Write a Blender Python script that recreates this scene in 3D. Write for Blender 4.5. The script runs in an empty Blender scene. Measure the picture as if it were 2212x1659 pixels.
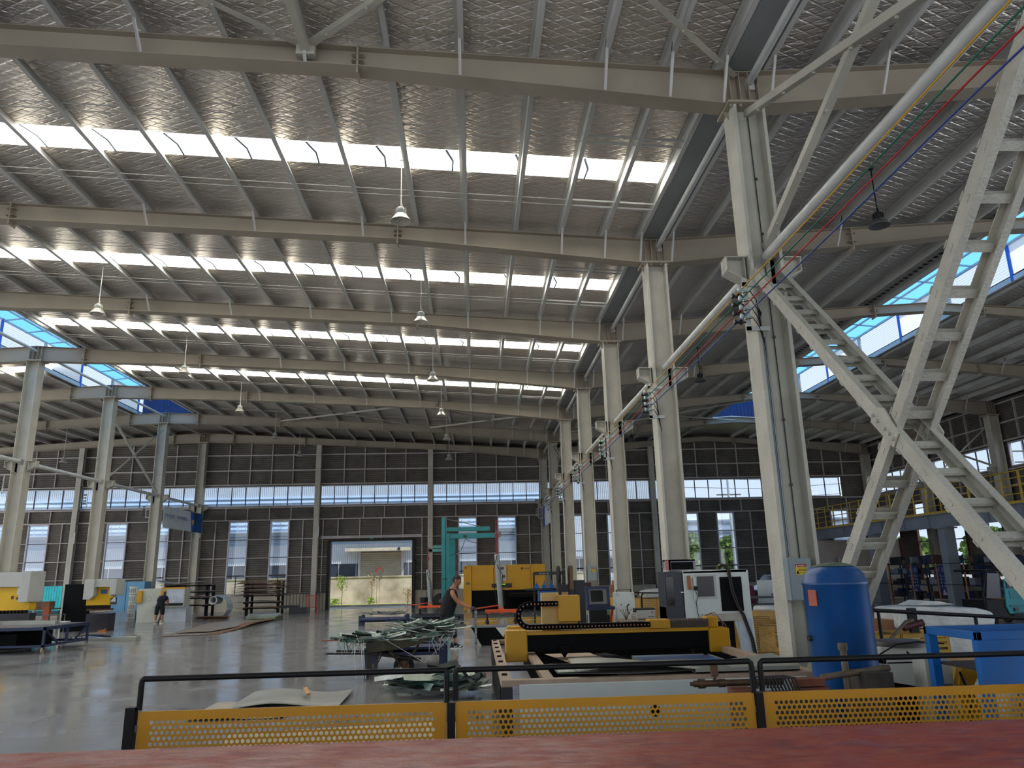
import bpy, math, random
from mathutils import Vector, Matrix
R=random.Random(7)
PI=math.pi
scene=bpy.context.scene
COL=scene.collection
# ---------------------------------------------------------------- camera
CH=1.8145
pit,yaw,roll=.2495,.0524,-.0228
cam=bpy.data.cameras.new('camera'); co=bpy.data.objects.new('camera',cam); COL.objects.link(co)
fw=Vector((math.sin(yaw)*math.cos(pit),math.cos(yaw)*math.cos(pit),math.sin(pit)))
r0=Vector((math.cos(yaw),-math.sin(yaw),0)); u0=r0.cross(fw)
rr=math.cos(roll)*r0+math.sin(roll)*u0; uu=-math.sin(roll)*r0+math.cos(roll)*u0
mw=Matrix((( rr.x,uu.x,-fw.x,0),(rr.y,uu.y,-fw.y,0),(rr.z,uu.z,-fw.z,CH),(0,0,0,1)))
co.matrix_world=mw
cam.sensor_width=36; cam.lens=1606.7/2212*36; cam.clip_end=600; cam.clip_start=.05
scene.camera=co
# ---------------------------------------------------------------- sky, sun, fill lights
w=bpy.data.worlds.new('sky'); scene.world=w; w.use_nodes=True
nt=w.node_tree; bg=nt.nodes['Background']
tc=nt.nodes.new('ShaderNodeTexCoord'); sp=nt.nodes.new('ShaderNodeSeparateXYZ'); cr=nt.nodes.new('ShaderNodeValToRGB')
nt.links.new(tc.outputs['Generated'],sp.inputs[0]); nt.links.new(sp.outputs['Z'],cr.inputs[0]); nt.links.new(cr.outputs[0],bg.inputs[0])
cr.color_ramp.elements[0].color=(.80,.90,1,1); cr.color_ramp.elements[1].color=(.42,.66,1,1)
bg.inputs[1].default_value=1.12
sun=bpy.data.lights.new('sun','SUN'); sun.energy=4.6; sun.angle=.02; sun.color=(1,.95,.86)
so=bpy.data.objects.new('sun',sun); COL.objects.link(so); so.rotation_euler=(math.radians(20),math.radians(22),0)
def area(name,loc,rot,sx,sy,e,c=(1,1,1)):
    l=bpy.data.lights.new(name,'AREA'); l.shape='RECTANGLE'; l.size=sx; l.size_y=sy; l.energy=e; l.color=c
    o=bpy.data.objects.new(name,l); COL.objects.link(o); o.location=loc; o.rotation_euler=rot; return o
# added fill lights out of view, behind, left and right, to brighten the hall
area('fill_light_behind',(-6,-22,6),(math.radians(93),0,0),60,11,1200,(1,.94,.87))
area('fill_light_left',(-37,22,4.5),(math.radians(90),0,math.radians(-90)),44,8,2600,(.95,.97,1))
area('fill_light_right',(27,6,4.5),(math.radians(90),0,math.radians(90)),16,7,500,(.95,.97,1))
scene.view_settings.view_transform='Standard'; scene.view_settings.look='None'
scene.view_settings.exposure=0.0; scene.view_settings.gamma=1; scene.view_settings.use_curve_mapping=False
try:
    scene.cycles.use_denoising=True; scene.cycles.max_bounces=7; scene.cycles.diffuse_bounces=4; scene.cycles.glossy_bounces=3
    scene.cycles.transparent_max_bounces=12; scene.cycles.transmission_bounces=3; scene.cycles.sample_clamp_indirect=6
    scene.cycles.caustics_reflective=False; scene.cycles.caustics_refractive=False
except Exception: pass
# ---------------------------------------------------------------- materials
MT={}
def hexc(h):
    v=[int(h[i:i+2],16)/255 for i in (0,2,4)]
    return tuple(x/12.92 if x<=.04045 else ((x+.055)/1.055)**2.4 for x in v)+(1,)
def mat(name,c,rough=.5,metal=0,var=.12,vs=3.0,bump=0,bs=20,emit=0,alpha=1,spec=.5,dark=None,wave=None,stretch=None):
    """painted, metal or cloth surface with procedural mottling; wave=(axis,period,depth) ribs"""
    if name in MT: return MT[name]
    m=bpy.data.materials.new(name); m.use_nodes=True; MT[name]=m
    n=m.node_tree.nodes; L=m.node_tree.links; b=n['Principled BSDF']
    c=hexc(c) if isinstance(c,str) else tuple(c)+(1,)
    b.inputs['Roughness'].default_value=rough; b.inputs['Metallic'].default_value=metal
    b.inputs['Specular IOR Level'].default_value=spec
    tc=n.new('ShaderNodeTexCoord')
    co=tc.outputs['Object']
    if stretch:
        mp=n.new('ShaderNodeMapping'); mp.inputs['Scale'].default_value=stretch; L.new(co,mp.inputs[0]); co=mp.outputs[0]
    if var>0:
        t=n.new('ShaderNodeTexNoise'); t.inputs['Scale'].default_value=vs; t.inputs['Detail'].default_value=4; L.new(co,t.inputs[0])
        r=n.new('ShaderNodeValToRGB'); L.new(t.outputs[0],r.inputs[0])
        d=hexc(dark) if dark else tuple(x*(1-var*1.6) for x in c[:3])+(1,)
        r.color_ramp.elements[0].position=.34; r.color_ramp.elements[1].position=.66
        r.color_ramp.elements[0].color=d; r.color_ramp.elements[1].color=tuple(min(1,x*(1+var*.4)) for x in c[:3])+(1,)
        L.new(r.outputs[0],b.inputs['Base Color'])
    else: b.inputs['Base Color'].default_value=c
    h=None
    if wave:
        s=n.new('ShaderNodeSeparateXYZ'); L.new(tc.outputs['Object'],s.inputs[0])
        a=n.new('ShaderNodeMath'); a.operation='MULTIPLY'; a.inputs[1].default_value=2*PI/wave[1]; L.new(s.outputs['XYZ'.index(wave[0])],a.inputs[0])
        q=n.new('ShaderNodeMath'); q.operation='SINE'; L.new(a.outputs[0],q.inputs[0]); h=q.outputs[0]
        if len(wave)>3:
            p=n.new('ShaderNodeMath'); p.operation='POWER'; p.inputs[1].default_value=wave[3]
            ab=n.new('ShaderNodeMath'); ab.operation='ABSOLUTE'; L.new(h,ab.inputs[0]); L.new(ab.outputs[0],p.inputs[0]); h=p.outputs[0]
        bu=n.new('ShaderNodeBump'); bu.inputs['Distance'].default_value=wave[2]; bu.inputs['Strength'].default_value=1; L.new(h,bu.inputs['Height']); L.new(bu.outputs[0],b.inputs['Normal'])
    elif bump:
        t2=n.new('ShaderNodeTexNoise'); t2.inputs['Scale'].default_value=bs; t2.inputs['Detail'].default_value=3; L.new(co,t2.inputs[0])
        bu=n.new('ShaderNodeBump'); bu.inputs['Distance'].default_value=bump; bu.inputs['Strength'].default_value=1; L.new(t2.outputs[0],bu.inputs['Height']); L.new(bu.outputs[0],b.inputs['Normal'])
    if emit: b.inputs['Emission Color'].default_value=c; b.inputs['Emission Strength'].default_value=emit
    if alpha<1: b.inputs['Alpha'].default_value=alpha
    return m
def foil():
    m=bpy.data.materials.new('quilted_foil'); m.use_nodes=True; n=m.node_tree.nodes; L=m.node_tree.links; b=n['Principled BSDF']
    b.inputs['Metallic'].default_value=.8; b.inputs['Roughness'].default_value=.3
    tc=n.new('ShaderNodeTexCoord'); s=n.new('ShaderNodeSeparateXYZ'); L.new(tc.outputs['Object'],s.inputs[0])
    def M(op,a,b2=None,c=None):
        x=n.new('ShaderNodeMath'); x.operation=op
        for i,v in enumerate((a,b2,c)):
            if v is None: continue
            if isinstance(v,(int,float)): x.inputs[i].default_value=v
            else: L.new(v,x.inputs[i])
        return x.outputs[0]
    X,Y=s.outputs[0],s.outputs[1]
    hs=[]
    for sg in (1,-1):
        u=M('ADD',M('MULTIPLY',X,2.9),M('MULTIPLY',Y,5.6*sg)); f=M('ABSOLUTE',M('SUBTRACT',M('FRACT',u),.5))
        hs.append(M('MINIMUM',M('MULTIPLY',f,7),1))
    q=M('MINIMUM',hs[0],hs[1])
    t=n.new('ShaderNodeTexNoise'); t.inputs['Scale'].default_value=1; t.inputs['Detail'].default_value=5; t.inputs['Roughness'].default_value=.62
    mp=n.new('ShaderNodeMapping'); mp.inputs['Scale'].default_value=(1.6,6.5,1); L.new(tc.outputs['Object'],mp.inputs[0]); L.new(mp.outputs[0],t.inputs[0])
    h=M('ADD',M('MULTIPLY',q,.24),M('MULTIPLY',t.outputs[0],1.5))
    bu=n.new('ShaderNodeBump'); bu.inputs['Distance'].default_value=.085; bu.inputs['Strength'].default_value=.9; L.new(h,bu.inputs['Height']); L.new(bu.outputs[0],b.inputs['Normal'])
    r=n.new('ShaderNodeValToRGB'); r.color_ramp.elements[0].color=(.70,.63,.57,1); r.color_ramp.elements[1].color=(.92,.83,.75,1)
    r.color_ramp.elements[0].position=.05; r.color_ramp.elements[1].position=.3; L.new(q,r.inputs[0])
    t3=n.new('ShaderNodeTexNoise'); t3.inputs['Scale'].default_value=.5; L.new(tc.outputs['Object'],t3.inputs[0])
    mx=n.new('ShaderNodeMixRGB'); mx.blend_type='MULTIPLY'; mx.inputs[0].default_value=.35; L.new(r.outputs[0],mx.inputs[1]); L.new(t3.outputs[0],mx.inputs[2]); L.new(mx.outputs[0],b.inputs['Base Color'])
    return m
FOIL=foil()
def floor_mat():
    m=bpy.data.materials.new('polished_concrete'); m.use_nodes=True; n=m.node_tree.nodes; L=m.node_tree.links; b=n['Principled BSDF']
    tc=n.new('ShaderNodeTexCoord')
    t=n.new('ShaderNodeTexNoise'); t.inputs['Scale'].default_value=.35; t.inputs['Detail'].default_value=8; t.inputs['Roughness'].default_value=.65; L.new(tc.outputs['Object'],t.inputs[0])
    r=n.new('ShaderNodeValToRGB'); r.color_ramp.elements[0].position=.3; r.color_ramp.elements[1].position=.7
    r.color_ramp.elements[0].color=(.20,.195,.19,1); r.color_ramp.elements[1].color=(.28,.275,.27,1); L.new(t.outputs[0],r.inputs[0])
    br=n.new('ShaderNodeTexBrick'); br.offset=0; br.inputs['Scale'].default_value=1; br.inputs['Mortar Size'].default_value=.012; br.inputs['Brick Width'].default_value=6; br.inputs['Row Height'].default_value=3
    br.inputs['Color1'].default_value=(1,1,1,1); br.inputs['Color2'].default_value=(1,1,1,1); br.inputs['Mortar'].default_value=(.55,.53,.5,1); L.new(tc.outputs['Object'],br.inputs[0])
    mx=n.new('ShaderNodeMixRGB'); mx.blend_type='MULTIPLY'; mx.inputs[0].default_value=1; L.new(r.outputs[0],mx.inputs[1]); L.new(br.outputs[0],mx.inputs[2]); L.new(mx.outputs[0],b.inputs['Base Color'])
    t2=n.new('ShaderNodeTexNoise'); t2.inputs['Scale'].default_value=1.1; t2.inputs['Detail'].default_value=6; L.new(tc.outputs['Object'],t2.inputs[0])
    mr=n.new('ShaderNodeMapRange'); mr.inputs[3].default_value=.10; mr.inputs[4].default_value=.24; mr.inputs[1].default_value=.35; mr.inputs[2].default_value=.7; L.new(t2.outputs[0],mr.inputs[0]); L.new(mr.outputs[0],b.inputs['Roughness'])
    b.inputs['Specular IOR Level'].default_value=.62
    t4=n.new('ShaderNodeTexNoise'); t4.inputs['Scale'].default_value=1.6; L.new(tc.outputs['Object'],t4.inputs[0])
    bu=n.new('ShaderNodeBump'); bu.inputs['Distance'].default_value=.0025; L.new(t4.outputs[0],bu.inputs['Height']); L.new(bu.outputs[0],b.inputs['Normal'])
    return m
def glass():
    m=bpy.data.materials.new('window_glass'); m.use_nodes=True; n=m.node_tree.nodes; L=m.node_tree.links; n.remove(n['Principled BSDF'])
    t=n.new('ShaderNodeBsdfTransparent'); t.inputs[0].default_value=(.93,.96,1,1); g=n.new('ShaderNodeBsdfGlossy'); g.inputs['Roughness'].default_value=.03
    x=n.new('ShaderNodeMixShader'); x.inputs[0].default_value=.05; L.new(t.outputs[0],x.inputs[1]); L.new(g.outputs[0],x.inputs[2]); L.new(x.outputs[0],n['Material Output'].inputs[0]); return m
GLASS=glass()
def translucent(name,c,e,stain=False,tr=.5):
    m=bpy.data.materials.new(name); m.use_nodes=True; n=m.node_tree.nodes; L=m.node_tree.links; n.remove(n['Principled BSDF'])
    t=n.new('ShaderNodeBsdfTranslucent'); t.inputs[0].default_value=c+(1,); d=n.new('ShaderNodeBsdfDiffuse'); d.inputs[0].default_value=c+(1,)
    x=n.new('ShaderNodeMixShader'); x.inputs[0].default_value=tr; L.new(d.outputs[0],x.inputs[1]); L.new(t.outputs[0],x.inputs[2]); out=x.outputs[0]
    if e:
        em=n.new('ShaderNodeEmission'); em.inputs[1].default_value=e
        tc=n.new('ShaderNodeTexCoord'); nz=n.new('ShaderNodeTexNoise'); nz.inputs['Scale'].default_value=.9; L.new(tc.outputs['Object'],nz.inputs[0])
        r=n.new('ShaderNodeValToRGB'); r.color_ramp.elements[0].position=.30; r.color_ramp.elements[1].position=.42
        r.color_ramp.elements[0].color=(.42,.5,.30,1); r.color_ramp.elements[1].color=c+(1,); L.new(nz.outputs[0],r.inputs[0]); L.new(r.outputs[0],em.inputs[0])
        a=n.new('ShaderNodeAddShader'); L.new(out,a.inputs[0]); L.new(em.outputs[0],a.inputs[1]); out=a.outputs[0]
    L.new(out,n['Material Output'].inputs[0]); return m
SKYL=translucent('translucent_roof_panel',(1,.985,.95),6)  # emission in the panel stands in for daylight and lights the hall
BLUE=translucent('blue_roof_sheet',(.16,.48,.95),0,tr=.85)
FROST=translucent('pale_ribbed_sheet',(.95,.98,1),0,tr=1)
STEEL=mat('cream_painted_steel','bdb8a9',.55,0,.10,1.4)
ROUGHC=mat('fireproof_coated_steel','c2beb0',.8,0,.10,2,bump=.010,bs=34)
RAFT=mat('rafter_paint','a39785',.6,0,.10,.8)
PURL=mat('purlin_paint','cbc9c2',.5,0,.08,1)
PIPE=mat('white_pipe_paint','c6c6c0',.45,0,.08,2)
DARKW=mat('dark_louvred_cladding','746d63',.6,0,.2,1.2,wave=('Z',.13,.03))
STUD=mat('stud_paint','bab2ae',.6,0,.1,2)
PLINTH=mat('plinth_plaster','b0a898',.8,0,.15,1)
BLK=mat('black_paint','100f11',.42,0,.2,4,spec=.22)
BLK2=mat('matt_black_steel','0a0a0c',.75,0,.2,3,spec=.15)
YEL=mat('machine_yellow','cb9402',.42,0,.06,1.5)
YELF=mat('fence_yellow','c78a00',.42,0,.08,2)
WHT=mat('machine_white','cfd4ce',.45,0,.05,1.5)
GRYM=mat('machine_grey','b9bab4',.45,0,.06,1.5)
NAVY=mat('navy_steel','17264a',.45,0,.2,3)
BLU=mat('workshop_blue','0a5fae',.38,0,.14,2)
TEAL=mat('teal_paint','12777c',.4,0,.12,2)
DKG=mat('dark_grey_metal','2b2c30',.5,.2,.2,3)
MIDG=mat('mid_grey_metal','6d6c68',.5,.3,.2,3)
ALU=mat('galvanised_sheet','aeb6b4',.28,.85,.12,1.2)
ORG=mat('orange_paint','d8541a',.4,0,.12,3)
RUST=mat('rusty_steel','7a5742',.8,.2,.3,5)
WOOD=mat('plywood','b58f62',.7,0,.2,3,stretch=(1,6,6))
CARD=mat('cardboard','96694a',.85,0,.12,2)
REDP=mat('red_paint','c02a1c',.45,0,.15,3)
RUB=mat('black_rubber','1a1a1a',.8,0,.2,5)
WRAP=mat('white_plastic_wrap','c9c9c4',.35,0,.15,2,bump=.05,bs=4)
CONC=mat('concrete_wall','d2c3ba',.85,0,.25,.8,dark='9a8c82')
GRASS=mat('lawn','a4ad55',.9,0,.5,6,dark='6f8240')
WRIB=mat('white_ribbed_cladding','ccd4de',.6,0,.05,1,wave=('X',.32,.05,6))
HRIB=mat('pale_blue_horizontal_cladding','a9c0da',.6,0,.06,1,wave=('Z',.36,.06))
SKIN=mat('skin','a8704f',.55,0,.08,8)
CLOTH=mat('black_cloth','121214',.9,0,.2,8,bump=.01,bs=12)
# ---------------------------------------------------------------- mesh helpers
class B:
    def __init__(s): s.v=[]; s.f=[]; s.m=[]; s.mi=0; s.sm=[]
    def mt(s,i): s.mi=i; return s
    def add(s,vs,fs,smooth=False):
        o=len(s.v); s.v+=[tuple(v) for v in vs]
        for f in fs: s.f.append(tuple(o+i for i in f)); s.m.append(s.mi); s.sm.append(smooth)
        return s
    def box(s,c,d,rz=0,rx=0,ry=0):
        x,y,z=d[0]/2,d[1]/2,d[2]/2
        vs=[Vector((a*x,b*y,e*z)) for a,b,e in ((-1,-1,-1),(1,-1,-1),(1,1,-1),(-1,1,-1),(-1,-1,1),(1,-1,1),(1,1,1),(-1,1,1))]
        if rx or ry or rz:
            M=Matrix.Rotation(rz,3,'Z')@Matrix.Rotation(ry,3,'Y')@Matrix.Rotation(rx,3,'X'); vs=[M@v for v in vs]
        c=Vector(c); return s.add([v+c for v in vs],[(0,3,2,1),(4,5,6,7),(0,1,5,4),(1,2,6,5),(2,3,7,6),(3,0,4,7)])
    def bb(s,x0,y0,z0,x1,y1,z1): return s.box(((x0+x1)/2,(y0+y1)/2,(z0+z1)/2),(abs(x1-x0),abs(y1-y0),abs(z1-z0)))
    def beam(s,p,q,w,h,up=(0,0,1)):
        p=Vector(p); q=Vector(q); d=(q-p).normalized(); up=Vector(up)
        if abs(d.dot(up))>.99: up=Vector((0,1,0))
        a=d.cross(up).normalized(); b=a.cross(d).normalized(); vs=[]
        for e in (p,q):
            for i,j in ((-1,-1),(1,-1),(1,1),(-1,1)): vs.append(e+a*(i*w/2)+b*(j*h/2))
        return s.add(vs,[(0,1,2,3),(7,6,5,4),(0,4,5,1),(1,5,6,2),(2,6,7,3),(3,7,4,0)])
    def cyl(s,p,q,r,n=12,r2=None,cap=True,smooth=True):
        p=Vector(p); q=Vector(q); r2=r if r2 is None else r2; d=(q-p).normalized(); t=Vector((0,0,1)) if abs(d.z)<.9 else Vector((1,0,0))
        a=d.cross(t).normalized(); b=d.cross(a); vs=[]
        for e,rad in ((p,r),(q,r2)):
            for i in range(n): an=2*PI*i/n; vs.append(e+a*(math.cos(an)*rad)+b*(math.sin(an)*rad))
        s.add(vs,[(i,(i+1)%n,n+(i+1)%n,n+i) for i in range(n)],smooth)
        if cap:
            s.add(vs[:n],[tuple(range(n))[::-1]]); s.add(vs[n:],[tuple(range(n))])
        return s
    def tube(s,pts,r,n=8):
        pts=[Vector(p) for p in pts]; vs=[]; K=len(pts); a=None
        for k,p in enumerate(pts):
            d=(pts[min(k+1,K-1)]-pts[max(k-1,0)]).normalized()
            if a is None:
                t=Vector((0,0,1)) if abs(d.z)<.9 else Vector((1,0,0)); a=d.cross(t).normalized()
            else: a=(a-d*a.dot(d)).normalized()
            b=d.cross(a); rad=r[k] if isinstance(r,(list,tuple)) else r
            for i in range(n): an=2*PI*i/n; vs.append(p+a*(math.cos(an)*rad)+b*(math.sin(an)*rad))
        fs=[(k*n+i,k*n+(i+1)%n,(k+1)*n+(i+1)%n,(k+1)*n+i) for k in range(K-1) for i in range(n)]
        s.add(vs,fs,True); s.add(vs[:n],[tuple(range(n))[::-1]]); s.add(vs[-n:],[tuple(range(n))]); return s
    def lathe(s,c,prof,n=24,axis='Z'):
        c=Vector(c); vs=[]
        for r,h in prof:
            for i in range(n):
                an=2*PI*i/n; x,y=math.cos(an)*r,math.sin(an)*r
                vs.append(c+Vector({'Z':(x,y,h),'X':(h,x,y),'Y':(x,h,y)}[axis]))
        return s.add(vs,[(k*n+i,k*n+(i+1)%n,(k+1)*n+(i+1)%n,(k+1)*n+i) for k in range(len(prof)-1) for i in range(n)],True)
    def prism(s,poly,a0,a1,axis='Y'):
        """poly of 2D points extruded; axis Y: (x,z); X: (y,z); Z: (x,y)"""
        def P(u,v,t): return {'Y':(u,t,v),'X':(t,u,v),'Z':(u,v,t)}[axis]
        n=len(poly); vs=[P(u,v,a0) for u,v in poly]+[P(u,v,a1) for u,v in poly]
        return s.add(vs,[tuple(range(n)),tuple(range(n,2*n))[::-1]]+[(i,n+i,n+(i+1)%n,(i+1)%n) for i in range(n)])
    def quad(s,*p): return s.add(p,[tuple(range(len(p)))])
    def wheel(s,c,r,w,axis='X',n=16):
        return s.lathe(c,[(0,-w/2),(r*.85,-w/2),(r,-w*.3),(r,w*.3),(r*.85,w/2),(0,w/2)],n,axis)
def put(name,b,mats,parent=None,bevel=0,label=None,cat=None,group=None,kind=None,origin=None,thick=0):
    me=bpy.data.meshes.new(name)
    v=b.v
    if parent is None and origin is None and v:
        xs,ys,zs=zip(*v); origin=((min(xs)+max(xs))/2,(min(ys)+max(ys))/2,min(zs))
    if parent is None and origin: v=[(x-origin[0],y-origin[1],z-origin[2]) for x,y,z in v]
    me.from_pydata(v,[],b.f); me.update()
    if not isinstance(mats,(list,tuple)): mats=[mats]
    for m in mats: me.materials.append(m)
    me.polygons.foreach_set('material_index',b.m); me.polygons.foreach_set('use_smooth',b.sm)
    o=bpy.data.objects.new(name,me); COL.objects.link(o)
    if parent: o.parent=parent
    elif origin: o.location=origin
    if bevel:
        d=o.modifiers.new('bevel','BEVEL'); d.width=bevel; d.segments=2; d.limit_method='ANGLE'
    tag(o,label,cat,group,kind); return o
def tag(o,label=None,cat=None,group=None,kind=None):
    if label: o['label']=label
    if cat: o['category']=cat
    if group: o['group']=group
    if kind: o['kind']=kind
    return o
def T(name,label,cat,loc=(0,0,0),rz=0,group=None,kind=None):
    o=bpy.data.objects.new(name,None); COL.objects.link(o); o.location=loc; o.rotation_euler=(0,0,rz); o.empty_display_size=.1
    return tag(o,label,cat,group,kind)
def dup(root,loc,rz=None,label=None,group=None):
    def cp(o,par):
        c=o.copy(); COL.objects.link(c)
        if par: c.parent=par
        for ch in list(o.children): cp(ch,c)
        return c
    r=cp(root,None); r.location=loc
    if rz is not None: r.rotation_euler=(0,0,rz)
    if label: r['label']=label
    if group: r['group']=group
    return r
def text(name,s,size,loc,rot,m,parent=None,depth=.004,align='LEFT'):
    cu=bpy.data.curves.new(name,'FONT'); cu.body=s; cu.size=size; cu.extrude=depth/2; cu.align_x=align; cu.materials.append(m)
    tmp=bpy.data.objects.new(name,cu); COL.objects.link(tmp); bpy.context.view_layer.update()
    me=bpy.data.meshes.new_from_object(tmp.evaluated_get(bpy.context.evaluated_depsgraph_get())); bpy.data.objects.remove(tmp)
    o=bpy.data.objects.new(name,me); COL.objects.link(o); o.location=loc; o.rotation_euler=rot
    if parent: o.parent=parent
    return o
# ================================================================ HALL
Y0=9.964; D=6.0
FY=lambda k:Y0+D*k
XR,XL,XE=4.22,-16.6,25.0
YW=46.1
def rz_(x):                       # top flange height of the rafters
    if x<=XR: return 10.6-.0615*abs(x-XL)
    return 9.97-.0615*abs(x-14.6)
def rb_(x):                       # bottom flange height
    def lerp(a,b,t): return a+(b-a)*t
    pts=[(-37.4,8.69),(-31.4,9.33),(-22.7,9.80),(-16.6,10.0),(-10.45,9.80),(-1.73,9.32),(4.22,8.69),(9.0,9.15),(12.8,9.56),(14.6,9.67),(16.4,9.56),(20.3,9.2),(25.0,8.68)]
    for (a,za),(b,zb) in zip(pts,pts[1:]):
        if a<=x<=b: return lerp(za,zb,(x-a)/(b-a))
    return pts[-1][1]
# floor and ground
b=B(); b.bb(-40,-2,-.3,30,46.35,0); put('floor',b,floor_mat(),kind='structure',origin=(0,0,0),label='grey polished concrete workshop floor with window reflections',cat='floor')
b=B()
b.bb(2.6,14,0,2.66,44,.003)
put('floor_marking',b,mat('worn_yellow_line','90855c',.5,0,.6,3,dark='7a7566'),kind='structure',origin=(0,0,0),label='worn yellow lane lines painted on the concrete floor',cat='floor marking')
# ceiling sheets
SK=[(FY(k)+2.95,FY(k)+3.72) for k in range(4)]   # translucent bands
def slope(x0,x1,bands,name,lab):
    b=B(); ys=[-7]+[v for s in bands for v in s]+[46.3]  # sheets run back unseen behind the viewer to block the sun
    for i in range(0,len(ys),2):
        za,zb=rz_(x0+.001 if x1>x0 else x0)+.21,rz_(x1-.001)+.21
        b.prism([(x0,za),(x1,zb),(x1,zb+.05),(x0,za+.05)],ys[i],ys[i+1],'Y')
    put(name,b,FOIL,kind='structure',origin=(0,0,0),label=lab,cat='ceiling')
slope(-37.4,-18.1,SK,'ceiling','silver foil ceiling sloping down to the left of the left roof monitor')
slope(-15.05,3.95,SK,'ceiling','silver quilted foil ceiling over the middle bay, between left monitor and gutter')
slope(4.5,13.05,[],'ceiling','silver foil ceiling rising from the gutter to the right roof monitor')
slope(16.1,25.3,[],'ceiling','silver foil ceiling sloping from the right roof monitor to the side wall')
n_=0
for x0,x1,nm in ((-15.0,3.95,'middle bay'),(-37.4,-18.1,'far left bay')):
    for i,(a,c) in enumerate(SK):
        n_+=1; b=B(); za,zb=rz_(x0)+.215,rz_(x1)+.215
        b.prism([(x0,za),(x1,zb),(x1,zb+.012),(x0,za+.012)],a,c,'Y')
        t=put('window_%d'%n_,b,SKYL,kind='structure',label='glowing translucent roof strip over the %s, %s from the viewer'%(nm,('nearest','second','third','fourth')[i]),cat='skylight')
        if nm=='middle bay':
            b=B(); ox,oy,oz=t.location
            for x in [-14+1.35*j for j in range(13)]:
                zz=rz_(x)+.2; b.beam((x-ox,a-oy,zz-oz),(x+.12-ox,(a+c)/2-oy,zz-oz),.05,.01); b.beam((x+.12-ox,(a+c)/2-oy,zz-oz),(x+.1-ox,c-oy,zz-oz),.04,.01)
            put('lap_strip',b,mat('skylight_lap','8b98a6',.6),t)
# rafters
def rafter(k,x0,x1,lab,braces,spl,mir=None):
    y=FY(k); b=B()
    xs=sorted(set([x0,x1]+[p for p in (-31.4,-22.7,-16.6,-10.45,-1.73,4.22,9.0,12.8,14.6,16.4,20.3) if x0<p<x1]))
    for a,c in zip(xs,xs[1:]):
        ta,tc_,ba,bc=rz_(a),rz_(c-.0001),rb_(a),rb_(c)
        b.prism([(a,ba),(c,bc),(c,bc+.014),(a,ba+.014)],y-.16,y+.16); b.prism([(a,ta-.012),(c,tc_-.012),(c,tc_),(a,ta)],y-.12,y+.12)
        b.prism([(a,ba+.01),(c,bc+.01),(c,tc_-.01),(a,ta-.01)],y-.006,y+.006)
    o=put('roof_beam',b,RAFT,kind='structure',label=lab,cat='beam',origin=(0,0,0))
    for sx in spl:
        b=B(); b.bb(sx-.014,y-.13,rb_(sx)-.1,sx+.014,y+.13,rz_(sx)); b.bb(sx-.09,y-.13,rb_(sx)+.12,sx+.09,y-.005,rb_(sx)+.13); b.bb(sx-.09,y-.13,rz_(sx)-.14,sx+.09,y-.005,rz_(sx)-.13)
        put('splice_plate',b,RAFT,o)
    for x in braces:
        b=B(); b.beam((x,y-.10,rb_(x)+.02),(x,y-.52,rz_(x)+.12),.045,.006,(1,0,0)); b.beam((x+.02,y-.10,rb_(x)+.02),(x+.02,y-.52,rz_(x)+.12),.006,.045,(1,0,0))
        put('fly_brace',b,PURL,o)
    return o
PX=[-14.8,-13.55,-12.3,-11.1,-9.86,-8.65,-7.4,-6.19,-4.98,-3.76,-2.53,-1.32,-.19,.97,2.03,3.03,3.88]
PL=[-33.2-x for x in PX]
PR=[4.56,5.41,6.41,7.47,8.6,9.75,10.95,12.1,12.9]; PE=[16.3,17.5,18.7,19.9,21.1,22.3,23.5,24.7]
ordn=('nearest','second','third','fourth','fifth','sixth','farthest')
for k in range(7):
    rafter(k,-37.4,XR-.0,'deep cream steel roof beam over the left bays, %s from the viewer'%ordn[k],[-9.86,-7.4,-4.98,-2.53,-.19,2.03,3.03][(k%2==1)*1:][::1]+[3.86],[-22.7,-18.4,-14.8,-10.45,-1.73])
    rafter(k,XR+.0,XE,'cream steel roof beam rising right of the column row, %s from the viewer'%ordn[k],[4.6,6.41,8.6,18.7,21.1,23.5],[9.0,12.8,16.4,20.3])
# purlins
def purlin(x,y0=1.6,y1=46.2,gap=False):
    z=rz_(x)+.005; b=B(); h=.2
    b.bb(x-.003,y0,z,x+.003,y1,z+h); b.bb(x-.0,y0,z,x+.085,y1,z+.004); b.bb(x-.065,y0,z+h-.006,x,y1,z+h-.002); b.bb(x+.082,y0,z,x+.085,y1,z+.025)
    return b
side=lambda i:'%d'%i
for i,x in enumerate(PX): put('purlin',purlin(x),PURL,kind='structure',label='grey steel purlin running lengthwise under the middle foil ceiling',cat='purlin',group='purlins under the middle ceiling')
for i,x in enumerate(PL[:14]): put('purlin',purlin(x),PURL,kind='structure',label='grey steel purlin running lengthwise under the far left ceiling',cat='purlin',group='purlins under the far left ceiling')
for x in PR: put('purlin',purlin(x),PURL,kind='structure',label='grey steel purlin between the gutter and the right roof monitor',cat='purlin',group='purlins right of the gutter')
for x in PE: put('purlin',purlin(x),PURL,kind='structure',label='grey steel purlin between the right monitor and the side wall',cat='purlin',group='purlins beside the side wall')
# sag rods
for k in range(5):
    for dy in ((1.95,2.15),(4.35,4.6)):
        b=B()
        for d in dy:
            b.beam((-14.8,FY(k)+d,rz_(-14.8)+.06),(3.88,FY(k)+d,rz_(3.88)+.06),.012,.012)
        if k<4: b.beam((2.03,FY(k)+dy[0],rz_(2.03)+.06),(3.88,FY(k)+dy[0],rz_(3.88)+.06),.035,.035); b.beam((2.03,FY(k)+dy[1],rz_(2.03)+.06),(3.88,FY(k)+dy[1],rz_(3.88)+.06),.035,.035)
        put('sag_rod',b,PURL,kind='structure',label='pair of thin sag rods crossing the middle purlins',cat='sag rod',group='sag rods of the middle ceiling')
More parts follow.
